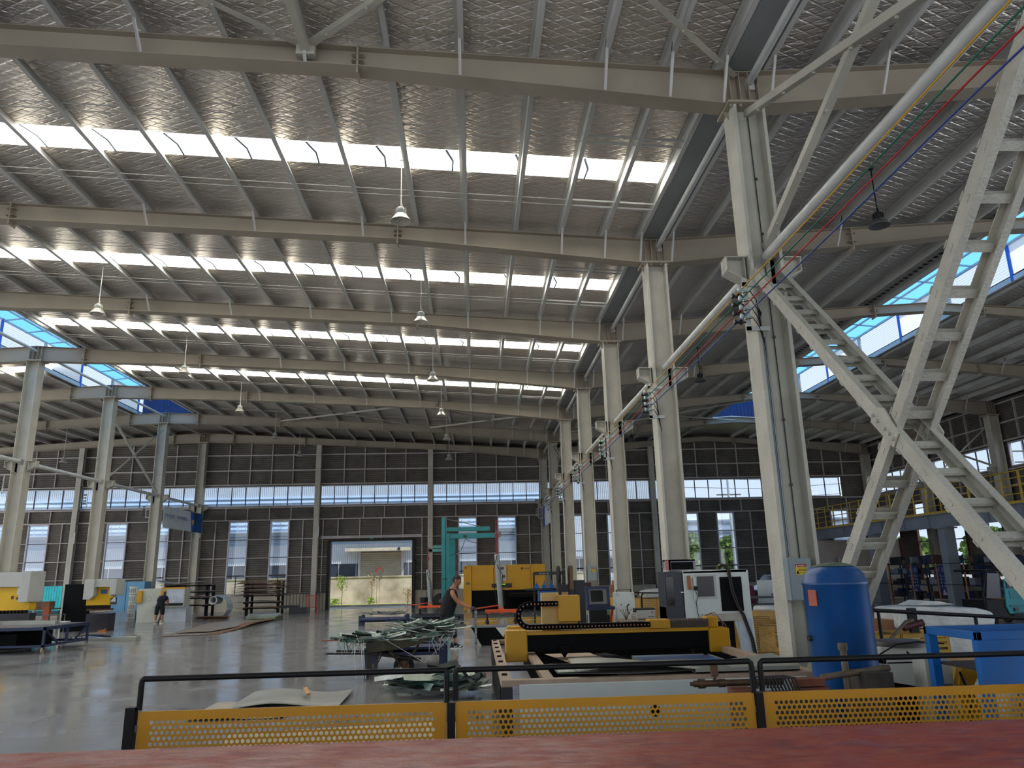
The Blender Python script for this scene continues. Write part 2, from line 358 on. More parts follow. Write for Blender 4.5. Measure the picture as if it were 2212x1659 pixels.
# gutter and eave struts
b=B(); b.prism([(3.97,9.62),(3.99,9.62),(3.99,9.36),(4.45,9.36),(4.45,9.62),(4.47,9.62),(4.47,9.34),(3.97,9.34)],-7,46.2); put('valley_gutter',b,mat('gutter_zinc','8f9190',.5,.3,.1,.5),kind='structure',label='long grey valley gutter above the right column row',cat='gutter')  # near end extended out of view to keep a sun patch out
for k in range(-1,6):
    b=B(); ya,yb=FY(k),FY(k+1); b.cyl((4.33,ya+.02,9.16),(4.33,yb-.02,9.16),.06,12); b.bb(4.28,yb-.06,9.04,4.42,yb-.02,9.26); put('eave_strut',b,PIPE,kind='structure',label='pale round tube strut below the valley gutter between two roof beams',cat='strut',group='tube struts under the gutter')
for x,z in ((XL,10.25),):
    for k in range(2,6):
        b=B(); b.cyl((x,FY(k)+.02,z+.15),(x,FY(k+1)-.02,z+.15),.055,10); put('ridge_strut',b,PIPE,kind='structure',label='pale tube strut between roof beams under the left monitor',cat='strut',group='tube struts under the left monitor')
# columns
def corbel(side,L=.42):
    b=B(); y=.12; z=6.21; x0=.14*side; x1=(.14+L)*side
    b.bb(x0,-y,z-.016,x1,y,z); b.prism([(x0,z-.45),(x1,z-.22),(x1,z-.2),(x0,z-.43)],-y,y); b.prism([(x0,z-.44),(x1,z-.21),(x1,z-.01),(x0,z-.01)],-.006,.006)
    for t in (.35,.97): xx=x0+(x1-x0)*t; b.bb(xx-.006,-y,z-.44+.23*t,xx+.006,y,z-.01)
    return b
def column(X,Y,ztop,lab,m,cor,tz=0,grp=None):
    t=T('steel_column',lab,'column',(X,Y,0),group=grp,kind='structure')
    b=B(); h,w=(.22,.22)
    # flanges face left and right of the hall; web between
    ft=.024 if m is ROUGHC else .009
    for s in (-1,1):
        b.bb(s*h-ft,-w,0,s*h+ft,w,ztop)
    b.bb(-h,-.006,0,h,.006,ztop); put('shaft',b,m,t)
    b=B(); b.bb(-.33,-.27,ztop-.02,.33,.27,ztop); b.bb(-.33,-.27,ztop+.0,.33,.27,ztop+.02)
    for x in (-.22,-.07,.07,.22): b.bb(x-.006,-.13,ztop+.02,x+.006,.13,rz_(X)-.02)
    for sx in (-.27,-.12,.12,.27):
        b.cyl((sx,-.2,ztop-.06),(sx,-.2,ztop+.05),.022,6)
    for s in (-1,1): b.prism([(s*h,ztop-.02),(s*.33,ztop-.02),(s*h,ztop-.2)],-.006,.006)
    put('cap_plate',b,RAFT,t)
    for s in cor: put('corbel',corbel(s),m,t)
    b=B(); b.bb(-.32,-.3,0,.32,.3,.03)
    for s in (-1,1): b.prism([(s*h,.03),(s*.32,.03),(s*h,.28)],-.006,.006)
    put('base_plate',b,m,t); return t
for k in range(7):
    column(XR,FY(k),8.69,'%s cream steel column of the right row, with crane corbels'%ordn[k].capitalize() if 0 else ('cream steel column of the right row, %s from the viewer'%ordn[k]),ROUGHC if k<2 else STEEL,(-1,1))
for k in range(2,7):
    column(XL,FY(k),10.0,'cream steel column of the left row, %s from the viewer'%ordn[k],STEEL,(-1,1))
for k in range(2,7):
    column(XE-.2,FY(k),8.68,'cream steel column against the right side wall, %s from the viewer'%ordn[k],STEEL,(-1,) if k<6 else ())
# longitudinal tube struts at corbel level
for X_,ks,g in ((XR+.02,range(-1,6),'right column row'),(XL,range(2,6),'left column row')):
    for k in ks:
        b=B(); r=.075; b.cyl((X_,FY(k)+.2,6.17),(X_,FY(k+1)-.2,6.17),r,14); b.bb(X_-.01,FY(k+1)-.24,6.06,X_+.01,FY(k+1),6.28); put('tube_strut',b,PIPE,kind='structure',label='white tube strut at corbel height along the %s'%g,cat='strut',group='tube struts along the '+g)
# near lattice X brace (right row, first bay)
def lattice(p,q,name,lab):
    p=Vector(p); q=Vector(q); t=T(name,lab,'brace',p,kind='structure'); d=(q-p); L=d.length; u=d/L; n=Vector((1,0,0)).cross(u)
    for s in (-1,1):
        b=B(); o=Vector((s*.2,0,0)); b.beam(o,o+d,.012,.14,(0,0,1)); 
        for e in (-1,1): b.beam(o+n*(.07*e)-Vector((s*.03,0,0)),o+d+n*(.07*e)-Vector((s*.03,0,0)),.07,.012)
        put('chord',b,ROUGHC,t)
    k=0
    while .45+k*.42<L-.3:
        b=B(); c=u*(.45+k*.42); b.beam(c+Vector((-.212,0,0))+n*.0,c+Vector((.212,0,0)),.075,.03,n); b.beam(c+Vector((-.215,0,0))+n*.078,c+Vector((.215,0,0))+n*.078,.075,.012,n); put('batten',b,ROUGHC,t); k+=1
    return t
lattice((XR,9.75,5.9),(XR,4.1,.25),'lattice_brace','twin-channel lattice brace falling from the corbel towards the viewer')
lattice((XR+.01,4.1,5.9),(XR+.01,9.75,.25),'lattice_brace','twin-channel lattice brace rising towards the viewer from behind the blue tank')
b=B()
for e in (-1,1): b.prism([(6.74,3.02),(6.86,2.9),(7.2,3.22),(7.08,3.35),(6.92,3.3)],XR+e*.22-.006,XR+e*.22+.006,'X')
for e in (-1,1):
    for yy,zz in ((6.83,2.98),(7.12,3.27),(6.88,3.04),(7.06,3.2),(6.95,3.1)): b.cyl((XR+e*.225,yy,zz),(XR+e*.25,yy,zz),.018,6)
put('gusset_plate',b,ROUGHC,kind='structure',label='bolted gusset plate where the two lattice braces cross',cat='plate')
def angle_(p,q,name,lab,w=.075,grp=None,m=None):
    b=B(); p=Vector(p); q=Vector(q); b.beam(p,q,w,.008); d=(q-p).normalized(); a=d.cross(Vector((0,0,1))).normalized() if abs(d.z)<.99 else Vector((1,0,0)); n=a.cross(d)
    b.beam(p+a*w/2+n*w/2,q+a*w/2+n*w/2,.008,w)
    L=(q-p).length; k=.5
    while k<L-.4:
        c=p+d*k; b.cyl(c+a*.02,c+a*.02-n*.03,.02,6); k+=.9
    return put(name,b,m or STEEL,kind='structure',label=lab,cat='brace',group=grp)
angle_((XR,9.86,8.52),(XR,4.0,6.3),'angle_brace','cream angle-iron brace from the column head down towards the viewer',.1)
angle_((XR+.05,9.8,6.3),(XR+.05,4.0,8.5),'angle_brace','cream angle-iron brace from the corbel rising towards the viewer',.1)
for a,c,l in (((XR,FY(4),8.5),(XR,FY(5),6.3),'falling away'),((XR+.06,FY(4),6.3),(XR+.06,FY(5),8.5),'rising away')): angle_(a,c,'angle_brace','thin angle brace %s between the far columns of the right row'%l)
for a,c,l in (((XL,FY(4)+.2,9.2),(XL,FY(5)-.2,6.3),'falling away'),((XL+.06,FY(4)+.2,6.3),(XL+.06,FY(5)-.2,9.6),'rising away')): angle_(a,c,'angle_brace','grey angle brace %s between two columns of the left row'%l,.09)
for a,c,l in (((XE-.3,FY(4)+.2,8.2),(XE-.3,FY(5)-.2,6.0),'falling away'),((XE-.24,FY(4)+.2,6.2),(XE-.24,FY(5)-.2,8.4),'rising away')): angle_(a,c,'angle_brace','thin brace %s beside the strip window of the side wall'%l)
# roof-plane cross bracing: near bay and fifth bay
for (xa,xb) in ((-10.4,-2.5),(-2.5,4.1)):
    for s in (0,1):
        xs_,xe_=(xa,xb) if s else (xb,xa)
        angle_((xs_,FY(0)-.12,rz_(xs_)-.1),(xe_,FY(-1)+.1,rz_(xe_)-.1),'roof_brace','flat cream roof brace slanting across the ceiling in front of the nearest beam',.09,'roof braces of the nearest bay')
        angle_((xs_,FY(5)-.12,rz_(xs_)-.2),(xe_,FY(4)+.1,rz_(xe_)-.2),'roof_brace','thin roof brace crossing the ceiling in the fifth bay',.07,'roof braces of the far bay')
for xa,xb in ((5,14.5),):
    for s in (0,1):
        xs_,xe_=(xa,xb) if s else (xb,xa); angle_((xs_,FY(5)-.12,rz_(xs_)-.2),(xe_,FY(4)+.1,rz_(xe_)-.2),'roof_brace','thin roof brace below the end of the right monitor',.07,'roof braces by the right monitor')
b=B(); b.bb(-2.56,FY(-1),9.52,-2.44,FY(0)-.1,9.64); b.bb(-2.64,FY(0)-.2,9.48,-2.36,FY(0)-.08,9.68); put('roof_strut',b,STEEL,kind='structure',label='square cream strut meeting the nearest beam between two roof braces',cat='strut')
# monitors
def monitor(xc,zr,nm,y0,y1):
    hw=1.5; z0=zr-.09+.2; H=1.15
    t=T('roof_monitor','raised roof monitor with blue roof and louvres above the %s ridge'%nm,'roof monitor',(xc,0,0),kind='structure')
    b=B(); [b.quad((s*(hw+.12),y0-.4,z0+H-.12),(0,y0-.4,z0+H+.06),(0,y1+.5,z0+H+.06),(s*(hw+.12),y1+.5,z0+H-.12)) for s in (-1,1)]; put('monitor_roof',b,BLUE,t)
    for s in (-1,1):
        y=y0; i=0
        while y<y1-.1:
            ln=min(3.0,y1-y); b=B(); x=s*hw
            if i%2: 
                b.quad((x,y+.04,z0),(x,y+ln-.04,z0),(x,y+ln-.04,z0+H-.12),(x,y+.04,z0+H-.12)); put('pale_panel',b,FROST,t)
            else:
                j=0
                while j*.085<H-.2: b.box((x,y+ln/2,z0+.05+j*.085),(.09,ln-.1,.006),ry=-s*.5); j+=1
                put('louvre_panel',b,mat('louvre_aluminium','ccd4da',.5,0,.1,2),t)
            b=B(); b.bb(x-.05,y-.05,z0-.15,x+.05,y+.05,z0+H-.1); put('post',b,PIPE if i%2 else mat('blue_post','1c62c8',.4),t)
            y+=ln; i+=1
        b=B(); b.bb(s*hw-.04,y0,z0-.16,s*hw+.04,y1,z0); b.bb(s*hw-.04,y0,z0+H-.17,s*hw+.04,y1,z0+H-.1); b.bb(s*.75-.03,y0,z0+H-.13,s*.75+.03,y1,z0+H-.08); put('rail',b,PIPE,t)
        b=B()
        for q in range(int((y1-y0)/.25)): b.bb(s*hw*1.02,y0+q*.25,z0-.02,s*hw*1.02+s*.3,y0+q*.25+.12,z0+.05)
        put('flashing',b,DKG,t)
    b=B(); b.prism([(-hw,z0-.1),(hw,z0-.1),(hw,z0+H-.12),(0,z0+H+.04),(-hw,z0+H-.12)],y1,y1+.03); put('end_panel',b,mat('blue_end_panel','123a72',.5,wave=('X',.2,.03)),t)
    b=B(); y=y0
    while y<y1: b.prism([(-hw,z0+H-.16),(0,z0+H+.02),(hw,z0+H-.16),(hw,z0+H-.2),(0,z0+H-.04),(-hw,z0+H-.2)],y,y+.05); y+=1.5
    put('monitor_frame',b,PIPE,t)
monitor(XL,10.6,'left',10,40.6); monitor(14.6,9.97,'right',8,40.9)
for xa,xb in ((-18.1,-15.05),(13.05,16.1)):   # ceiling beyond the monitors; strips before them are added unseen to block sun
    b=B(); xm=(xa+xb)/2; b.prism([(xa,rz_(xa)+.21),(xm,rz_(xm)+.21),(xb,rz_(xb)+.21),(xb,rz_(xb)+.26),(xm,rz_(xm)+.26),(xa,rz_(xa)+.26)],-7,10 if xa<0 else 8); put('ceiling',b,FOIL,kind='structure',origin=(0,0,0),label='added foil sun cover at the ridge before the start of the %s monitor'%('left' if xa<0 else 'right'),cat='ceiling')
    b=B(); xm=(xa+xb)/2; b.prism([(xa,rz_(xa)+.21),(xm,rz_(xm)+.21),(xb,rz_(xb)+.21),(xb,rz_(xb)+.26),(xm,rz_(xm)+.26),(xa,rz_(xa)+.26)],40.8,46.3); put('ceiling',b,FOIL,kind='structure',origin=(0,0,0),label='foil ceiling at the ridge between the %s monitor and the end wall'%('left' if xa<0 else 'right'),cat='ceiling')
# ================================================================ END WALL
ZG=[.96,1.99,3.04,4.12,5.27]
EWC=[-30.6,-23.75,-16.6,-9.57,-2.74,4.13,11.01,18.16,24.8]
WINS=[(-28.8,-27.7),(-26.45,-25.3),(-21.9,-20.75),(-19.4,-18.3),(-14.75,-13.65),(-12.3,-11.22),(-1.03,.05),(1.36,2.44),(5.45,6.53),(8.1,9.2),(12.7,13.75),(14.95,16.0),(19.9,21),(22.2,23.3)]
DOOR=(-8.75,-3.72)
def roofz(x): return rz_(x)+.2
ST0,ST1=6.09,7.30
def cells(x0,x1,z0,z1,ops):
    xs=sorted({x0,x1}|{min(max(v,x0),x1) for o in ops for v in o[:2]}); zs=sorted({z0,z1}|{min(max(v,z0),z1) for o in ops for v in o[2:]})
    out=[]
    for a,c in zip(xs,xs[1:]):
        run=None
        for e,f in zip(zs,zs[1:]):
            mx,mz=(a+c)/2,(e+f)/2; hole=any(o[0]<mx<o[1] and o[2]<mz<o[3] for o in ops)
            if hole:
                if run: out.append((a,c,run[0],run[1])); run=None
            else: run=(run[0],f) if run else (e,f)
        if run: out.append((a,c,run[0],run[1]))
    return out
ops=[(a,c,.96,5.22) for a,c in WINS]+[(DOOR[0],DOOR[1],0,3.95),(-37.4,23.15,ST0,ST1)]
b=B()
for a,c,e,f in cells(-37.4,25.2,.96,9.1,ops): b.bb(a,YW+.1,e,c,YW+.16,f)
xs=[-37.4,-16.6,4.22,14.6,25.2]
for a,c in zip(xs,xs[1:]): b.prism([(a,9.1),(c,9.1),(c,roofz(min(c,25.2)-.001)+.03),(a,roofz(a+.001)+.03)],YW+.1,YW+.16)
put('wall_far',b,DARKW,kind='structure',label='dark louvred cladding of the far end wall',cat='wall',origin=(0,0,0))
b=B()
for a,c in ((-37.4,DOOR[0]),(DOOR[1],25.2)): b.bb(a,YW-.02,0,c,YW+.2,.96)
put('baseboard_far',b,PLINTH,kind='structure',label='beige plinth along the foot of the far end wall',cat='plinth',origin=(0,0,0))
for i,x in enumerate(EWC):
    if x<-31 or abs(x-XL)<.1 or abs(x-XR)<.3 or x>24: continue
    b=B(); b.bb(x-.15,YW-.3,0,x+.15,YW-.288,rb_(x)); b.bb(x-.15,YW-.02,0,x+.15,YW-.01,rb_(x)); b.bb(x-.005,YW-.3,0,x+.005,YW-.01,rb_(x)); b.bb(x-.2,YW-.33,rb_(x)-.02,x+.2,YW,rb_(x))
    put('wall_post',b,STEEL,kind='structure',label='cream steel wind post on the far wall, number %d from its left end'%i if 0 else 'cream steel wind post of the far wall, '+('far left of the left column row','','left of the left column row','left of the big doorway','right of the big doorway','','first right of the right column row','between the two far right window pairs','')[i-0 if i!=1 else 2],cat='post')
def hb(z,x0=-37.4,x1=25.0,y=YW+.02,h=.07):
    b=B(); b.bb(x0,y-.04,z-h/2,x1,y+.07,z+h/2); b.bb(x0,y-.07,z+h/2-.012,x1,y,z+h/2); return b
for z,l in ((9.2,'topmost'),(8.26,'second highest'),(ST1+.09,'above the strip window'),(ST0-.07,'below the strip window'),(5.27,'above the tall windows')):
    put('wall_girt',hb(z),STUD,kind='structure',label='horizontal cream rail of the far wall, '+l,cat='girt')
def xcover(x0,x1,z):   # split a row around windows and door
    segs=[]; cur=x0
    for a,c in sorted([w for w in WINS if x0<w[0]<x1]+([DOOR] if z<4 and x0<DOOR[0]<x1 else [])):
        segs.append((cur,a)); cur=c
    segs.append((cur,x1)); return segs
for z in (.97,1.99,3.04,4.12):
    for a,c in xcover(-37.4,25,z):
        if c-a>.1: put('wall_girt',hb(z,a,c,h=.05),STUD,kind='structure',label='short horizontal rail between the windows of the far wall',cat='girt',group='short rails of the far wall')
for i in range(len(EWC)-1):
    a,c=EWC[i],EWC[i+1]
    for j in range(1,5):
        x=a+.28+(c-a-.56)*(j)/5+ .0
        for z0,z1,g in ((ST1+.1,min(roofz(x)-.3,9.9),'above'),(5.3,ST0-.1,'below')):
            b=B(); b.bb(x-.025,YW+.0,z0,x+.025,YW+.1,z1); put('wall_stud',b,STUD,kind='structure',label='slim upright stud %s the strip window of the far wall'%g,cat='stud',group='studs %s the strip window'%g)
    ws=[w for w in WINS if a<w[0]<c]
    if a>-10 and a<-9: ups=[(v,3.95,5.3) for v in (-8.3,-7.0,-5.7,-4.4)]+[(-3.25,.96,5.3),(-9.2,.96,5.3)]
    else:
        (w0,w1),(w2,w3)=ws; ups=[(v,.96,5.3) for v in ((a+w0)/2+.1,(w3+c)/2,)]+([((w1+w2)/2,.96,5.3)] if w2-w1>1.8 else [])
    for v,z0,z1 in ups:
        b=B(); b.bb(v-.025,YW+.0,z0,v+.025,YW+.1,z1); put('wall_stud',b,STUD,kind='structure',label='slim upright stud beside the tall windows of the far wall',cat='stud',group='studs beside the tall windows')
FRW=mat('dark_window_frame','3a2c33',.5,.2,.1,3); FRP=mat('pale_window_frame','b8b4bb',.5,.1,.08,3)
wn=20
for i in range(len(EWC)-1):
    a,c=max(EWC[i],-37)+.16,min(EWC[i+1],23.15)-.16
    if EWC[i]<-31: continue
    wn+=1; t=T('window_%d'%wn,'long band of small panes high in the far wall, %s bay from the left'%('first','second','third','fourth','fifth','sixth','seventh','eighth')[i],'window',((a+c)/2,YW+.06,ST0),kind='structure'); hw=(c-a)/2; H=ST1-ST0
    b=B(); b.bb(-hw,-.03,0,hw,.05,.05); b.bb(-hw,-.03,H-.05,hw,.05,H); put('frame',b,FRP,t)
    n=max(2,round((c-a)/.86)); b=B()
    for j in range(n+1): x=-hw+j*2*hw/n; b.bb(x-.025,-.02,0,x+.025,.04,H)
    put('mullion',b,FRW,t); b=B(); b.bb(-hw,.0,.03,hw,.006,H-.03); put('pane',b,GLASS,t)
for i,(a,c) in enumerate(WINS):
    wn+=1; t=T('window_%d'%wn,'tall narrow window of the far wall, %s from the left'%('first','second','third','fourth','fifth','sixth','seventh','eighth','ninth','tenth','eleventh','twelfth','thirteenth','last')[i],'window',((a+c)/2,YW+.06,.96),kind='structure'); hw=(c-a)/2
    b=B()
    for s in (-1,1): b.bb(s*hw-.035,-.08,0,s*hw+.035,.06,4.27)
    b.bb(-hw,-.08,4.2,hw,.06,4.27); b.bb(-hw,-.08,0,hw,.06,.05); put('frame',b,FRP,t)
    b=B()
    for z in (1.05,2.1,3.15): b.bb(-hw,-.02,z-.02,hw,.03,z+.02)
    b.bb(-.02,-.02,0,.02,.03,1.05); b.bb(-hw,-.03,1.03,hw,.04,1.1); put('glazing_bar',b,FRW,t)
    b=B(); b.bb(-hw,0,.03,hw,.006,4.22); put('pane',b,GLASS,t)
# big doorway
t=T('door_1','wide open loading doorway in the far wall with black frame','doorway',((DOOR[0]+DOOR[1])/2,YW,0),kind='structure'); hw=(DOOR[1]-DOOR[0])/2
b=B()
for s in (-1,1): b.bb(s*hw-.09,-.25,0,s*hw+.09,.2,3.95)
b.bb(-hw,-.25,3.9,hw,.2,4.02); put('frame',b,BLK,t)
b=B(); b.bb(-hw-.5,-.12,4.08,hw+.5,-.02,4.2); b.bb(-hw-.5,-.2,4.2,hw+.5,-.02,4.24); put('track',b,STUD,t)
b=B(); b.bb(-.12,-.26,4.0,.12,-.22,4.08); put('exit_sign',b,mat('green_sign','2d8a5a',.5),t)
# dado rails beside barrier: thin bars on plinth
b=B()
for j in range(14): x=-11.3+j*.19; b.bb(x-.012,YW-.16,.05,x+.012,YW-.13,.98)
b.bb(-11.3,YW-.16,.95,-8.8,YW-.13,.99); put('sill_railing',b,FRW,label='low dark railing against the plinth left of the big doorway',cat='railing')
# ================================================================ RIGHT SIDE WALL
ys=[Y0+6*k for k in range(1,7)]
sops=[]
for k in range(1,6):
    a,c=FY(k)+.35,FY(k+1)-.35
    sops.append((a,c,6.15,7.3)); m=(a+c)/2
    for u,v in ((a+.7,a+1.8),(c-1.8,c-.7)): sops.append((u,v,.96,5.2))
b=B()
for a,c,e,f in cells(FY(1),46.2,.96,9.58,sops): b.bb(25.2,a,e,25.26,c,f)
put('wall_right',b,DARKW,kind='structure',label='dark louvred cladding of the right side wall above the gallery',cat='wall',origin=(0,0,0))
b=B(); b.bb(25.1,FY(1),0,25.3,46.2,.96); put('baseboard_right',b,PLINTH,kind='structure',label='beige plinth of the right side wall',cat='plinth')
for i,(a,c,e,f) in enumerate(sops):
    wn+=1; t=T('window_%d'%wn,('strip window' if e>6 else 'tall window')+' of the right side wall above the gallery' if 0 else ('high strip window of the right side wall' if e>6 else 'tall narrow window of the right side wall'),'window',(25.22,(a+c)/2,e),kind='structure',group='right wall strip windows' if e>6 else 'right wall tall windows')
    h=(c-a)/2; H=f-e; b=B(); b.bb(-.08,-h,0,.05,h,.06); b.bb(-.08,-h,H-.06,.05,h,H)
    for s in (-1,1): b.bb(-.08,s*h-.04,0,.05,s*h+.04,H)
    put('frame',b,FRP if e>6 else mat('brown_frame','5b3328',.5),t); b=B()
    if e>6:
        for j in range(1,6): y=-h+j*h/3; b.bb(-.03,y-.02,0,.03,y+.02,H)
    else:
        for z in (1.05,2.1,3.15): b.bb(-.03,-h,z-.025,.03,h,z+.025)
    put('mullion',b,FRW,t); b=B(); b.bb(0,-h,.03,.006,h,H-.03); put('pane',b,GLASS,t)
for z in (9.2,8.26,7.4,6.05,5.3): 
    b=B(); b.bb(25.06,FY(1),z-.035,25.2,46.1,z+.035); put('wall_girt',b,STUD,kind='structure',label='horizontal cream rail along the right side wall',cat='girt',group='rails of the right side wall')
for k in range(1,6):
    for j in range(1,5):
        y=FY(k)+j*1.2
        for z0,z1 in ((7.4,9.3),(5.3,6.05)):
            b=B(); b.bb(25.1,y-.025,z0,25.2,y+.025,z1); put('wall_stud',b,STUD,kind='structure',label='slim upright stud of the right side wall',cat='stud',group='studs of the right side wall')
# gallery (mezzanine)
GREYB=mat('gallery_grey_steel','83858a',.55,.1,.08,1.5)
t=T('gallery','grey steel gallery deck along the right side wall','gallery',(20.4,0,0),kind='structure')
b=B(); b.bb(-.1,14,3.36,.1,45,3.38); b.bb(-.1,14,3.93,.1,45,3.96); b.bb(-.008,14,3.36,.008,45,3.95)
y=15
while y<45: b.bb(-.1,y-.01,3.38,.0,y+.01,3.93); y+=2.0
put('edge_beam',b,GREYB,t); b=B(); b.bb(0,14,3.96,4.7,45,4.04)
y=14.5
while y<45: b.bb(0,y,3.7,4.7,y+.12,3.96); y+=1.5
put('deck',b,mat('deck_underside','6b665f',.7),t)
for i,y in enumerate((20.2,26.2,32.12,38.1,44.4)):
    b=B(); b.bb(20.25,y-.22,0,20.75,y+.22,3.36) ; b.bb(20.15,y-.3,3.3,20.85,y+.3,3.36); put('gallery_column',b,GREYB,kind='structure',bevel=.01,label='grey post under the gallery edge, %s from the end wall'%('fifth','fourth','third','second','first')[i],cat='column')
YR=mat('railing_yellow','c9a02a',.5,0,.1,3)
y=45.0; i=0
while y>21:
    t=T('gallery_railing','yellow tube railing section on the gallery edge','railing',(20.35,y-3,3.96),group='yellow gallery railing sections')
    b=B()
    for z in (.35,.65,.95,1.2): b.cyl((0,0,z),(0,2.94,z),.022 if z<1.1 else .028,6)
    put('rail',b,YR,t)
    for q in (0,.98,1.96,2.94):
        b=B(); b.cyl((0,q,0),(0,q,1.2),.028,6); put('baluster',b,YR,t)
    b=B(); b.bb(-.01,0,0,.01,2.94,.1); put('toe_board',b,YR,t)
    y-=3; i+=1
# ================================================================ OUTSIDE
b=B(); b.bb(-90,46.35,-.3,90,140,-.03); put('ground',b,mat('asphalt_yard','a7a196',.9,0,.2,.5),kind='structure',label='pale yard outside the far wall',cat='ground',origin=(0,0,0))
b=B(); b.bb(-60,50.2,-.05,30,54.7,.0); put('lawn',b,GRASS,kind='stuff',label='strip of sunlit grass outside the big doorway',cat='grass',origin=(0,0,0))
b=B(); b.bb(-60,49.9,-.05,30,50.2,.1); put('kerb',b,CONC,kind='structure',label='pale kerb in front of the grass strip',cat='kerb')
b=B(); b.bb(-60,54.8,0,9,55.05,1.78); b.bb(-60,54.75,1.78,9,55.1,1.86); put('yard_wall',b,CONC,kind='structure',label='weathered concrete boundary wall outside the doorway',cat='wall')
t=T('factory_building','white ribbed factory building across the yard with a roller door','building',(-20,64,0))
b=B(); b.bb(-50,0,2.9,36,.3,4.5); b.bb(-50,0,0,-18,.3,1.6); b.bb(-50,0,0,36,.3,1.7); put('lower_wall',b,WRIB,t)
b=B(); b.bb(-50,.1,4.5,28.2,.4,8.5); put('middle_wall',b,HRIB,t)
b=B(); b.bb(-50,.3,8.5,36,.6,11.5); b.bb(28.2,-.1,3.1,36,.5,11.5); put('upper_wall',b,WRIB,t)
b=B(); b.bb(-50,.05,1.7,36,.2,2.9); put('window_band',b,mat('dark_glass','3d4754',.15,0,.3,.6),t)
for j in range(60): b=B(); b.bb(-50+j*1.43,-.02,1.7,-50+j*1.43+.05,.06,2.9); put('window_bar',b,FRP,t)
b=B(); b.bb(10.45,-.1,0,13.8,.1,3.8); put('roller_door',b,mat('roller_door','aba592',.6,0,.1,1,wave=('Z',.16,.04)),t)
for q in (10.25,13.8): b=B(); b.bb(q,-.14,0,q+.2,.1,3.9); put('door_jamb',b,FRP,t)
b=B(); b.bb(9.3,-1.2,3.86,14.6,.1,4.12); put('canopy',b,mat('canopy_cream','c9c2ae',.7),t)
b=B(); b.cyl((13.7,-1.24,4.0),(13.7,-1.2,4.0),.12,16); put('round_plate',b,mat('navy_disc','28304a',.5),t)
b=B()
for j in range(14):
    x=-46+j*5.4; b.bb(x,-.9,6.1,x+4.6,-.85,6.16); b.bb(x,-.9,6.6,x+4.6,-.85,6.66)
    for q in range(8): b.bb(x+q*.65,-.9,5.6,x+q*.65+.05,-.85,6.66)
b.bb(-50,-.95,5.5,28,.1,5.6); put('walkway_railing',b,mat('pale_railing','a8b6c6',.5),t)
b=B(); s=.5
for a,c in (((-.28,0),(0,.24)),((0,.24),(.28,0)),((.28,0),(.15,-.15)),((-.28,0),(-.15,-.15))): b.beam((-6.8+a[0],54.6,2.22+a[1]),(-6.8+c[0],54.6,2.22+c[1]),.05,.06)
b.cyl((-6.8,54.6,0.0),(-6.8,54.6,2.08),.012,6); put('red_sign',b,REDP,label='small red diamond-shaped sign frame above the boundary wall',cat='sign')
def sapling(x,y,h,lab,g,n,low=.2):
    t=T('sapling',lab,'young tree',(x,y,0)); b=B(); b.tube([(0,0,0),(.03,0,h*.5),(0,.02,h)],[.03,.02,.01],6)
    for q in range(7): z=h*(.4+.08*q); a=q*2.4; b.tube([(0,0,z),(math.cos(a)*.3,math.sin(a)*.2,z+.3)],[.012,.005],5)
    put('trunk',b,mat('bark','7d6552',.8),t); b=B(); r=random.Random(int(x*10))
    for q in range(n):
        a=r.uniform(0,6.3); d=r.uniform(0,.4); z=r.uniform(h*low,h*1.02); p=Vector((math.cos(a)*d,math.sin(a)*d,z)); u=Vector((r.uniform(-1,1),r.uniform(-1,1),r.uniform(-1,1))).normalized()*.07; v=u.cross(Vector((r.uniform(-1,1),1,0))).normalized()*.04
        b.quad(p-u,p+v,p+u,p-v)
    put('foliage',b,g,t)
LEAF=mat('sapling_leaf','8fae3c',.7,0,.3,5); LEAF2=mat('tree_leaf','6f8a3a',.7,0,.4,1.5,dark='3f5a20')
sapling(-9.2,53.4,1.9,'thin sapling with pale leaves left of the doorway view',LEAF,120,.5); sapling(-7.2,53.6,2.0,'bare thin sapling in the middle of the doorway view',mat('dry_leaf','a98a6a',.8),30,.6); sapling(-4.7,53.3,1.0,'low bare shrub at the right edge of the doorway view',mat('dry_leaf','a98a6a',.8),60)
for x,h,w_,l in ((-7.15,.42,.25,'bright green tuft at the foot of the bare sapling'),(-9.6,.4,.45,'green weeds at the left edge of the doorway view')):
    b=B(); r=random.Random(3)
    for q in range(120):
        a=r.uniform(0,6.3); d=r.uniform(0,w_); z=r.uniform(.05,h); p=Vector((x+math.cos(a)*d,53.1+math.sin(a)*d*.5,z)); u=Vector((r.uniform(-1,1),r.uniform(-1,1),r.uniform(-1,1))).normalized()*.06; v=u.cross(Vector((.3,1,0))).normalized()*.035
        b.quad(p-u,p+v,p+u,p-v)
    put('weeds',b,LEAF,kind='stuff',label=l,cat='weeds')
def tree(x,y,h,rad,lab,g):
    t=T('tree',lab,'tree',(x,y,-.03),group=g); b=B(); b.tube([(0,0,0),(.1,0,h*.5),(0,0,h*.8)],[.16,.12,.05],7); put('trunk',b,mat('bark','7d6552',.8),t); b=B(); r=random.Random(int(x*7+y))
    for q in range(1500):
        a=r.uniform(0,6.3); ph=r.uniform(-1,1); d=rad*r.uniform(.5,1)*math.sqrt(1-ph*ph); p=Vector((math.cos(a)*d,math.sin(a)*d,h*.62+ph*h*.38)); u=Vector((r.uniform(-1,1),r.uniform(-1,1),r.uniform(-1,1))).normalized()*.22; v=u.cross(Vector((.3,1,.1))).normalized()*.14
        b.quad(p-u,p+v,p+u,p-v)
    put('foliage',b,LEAF2,t)
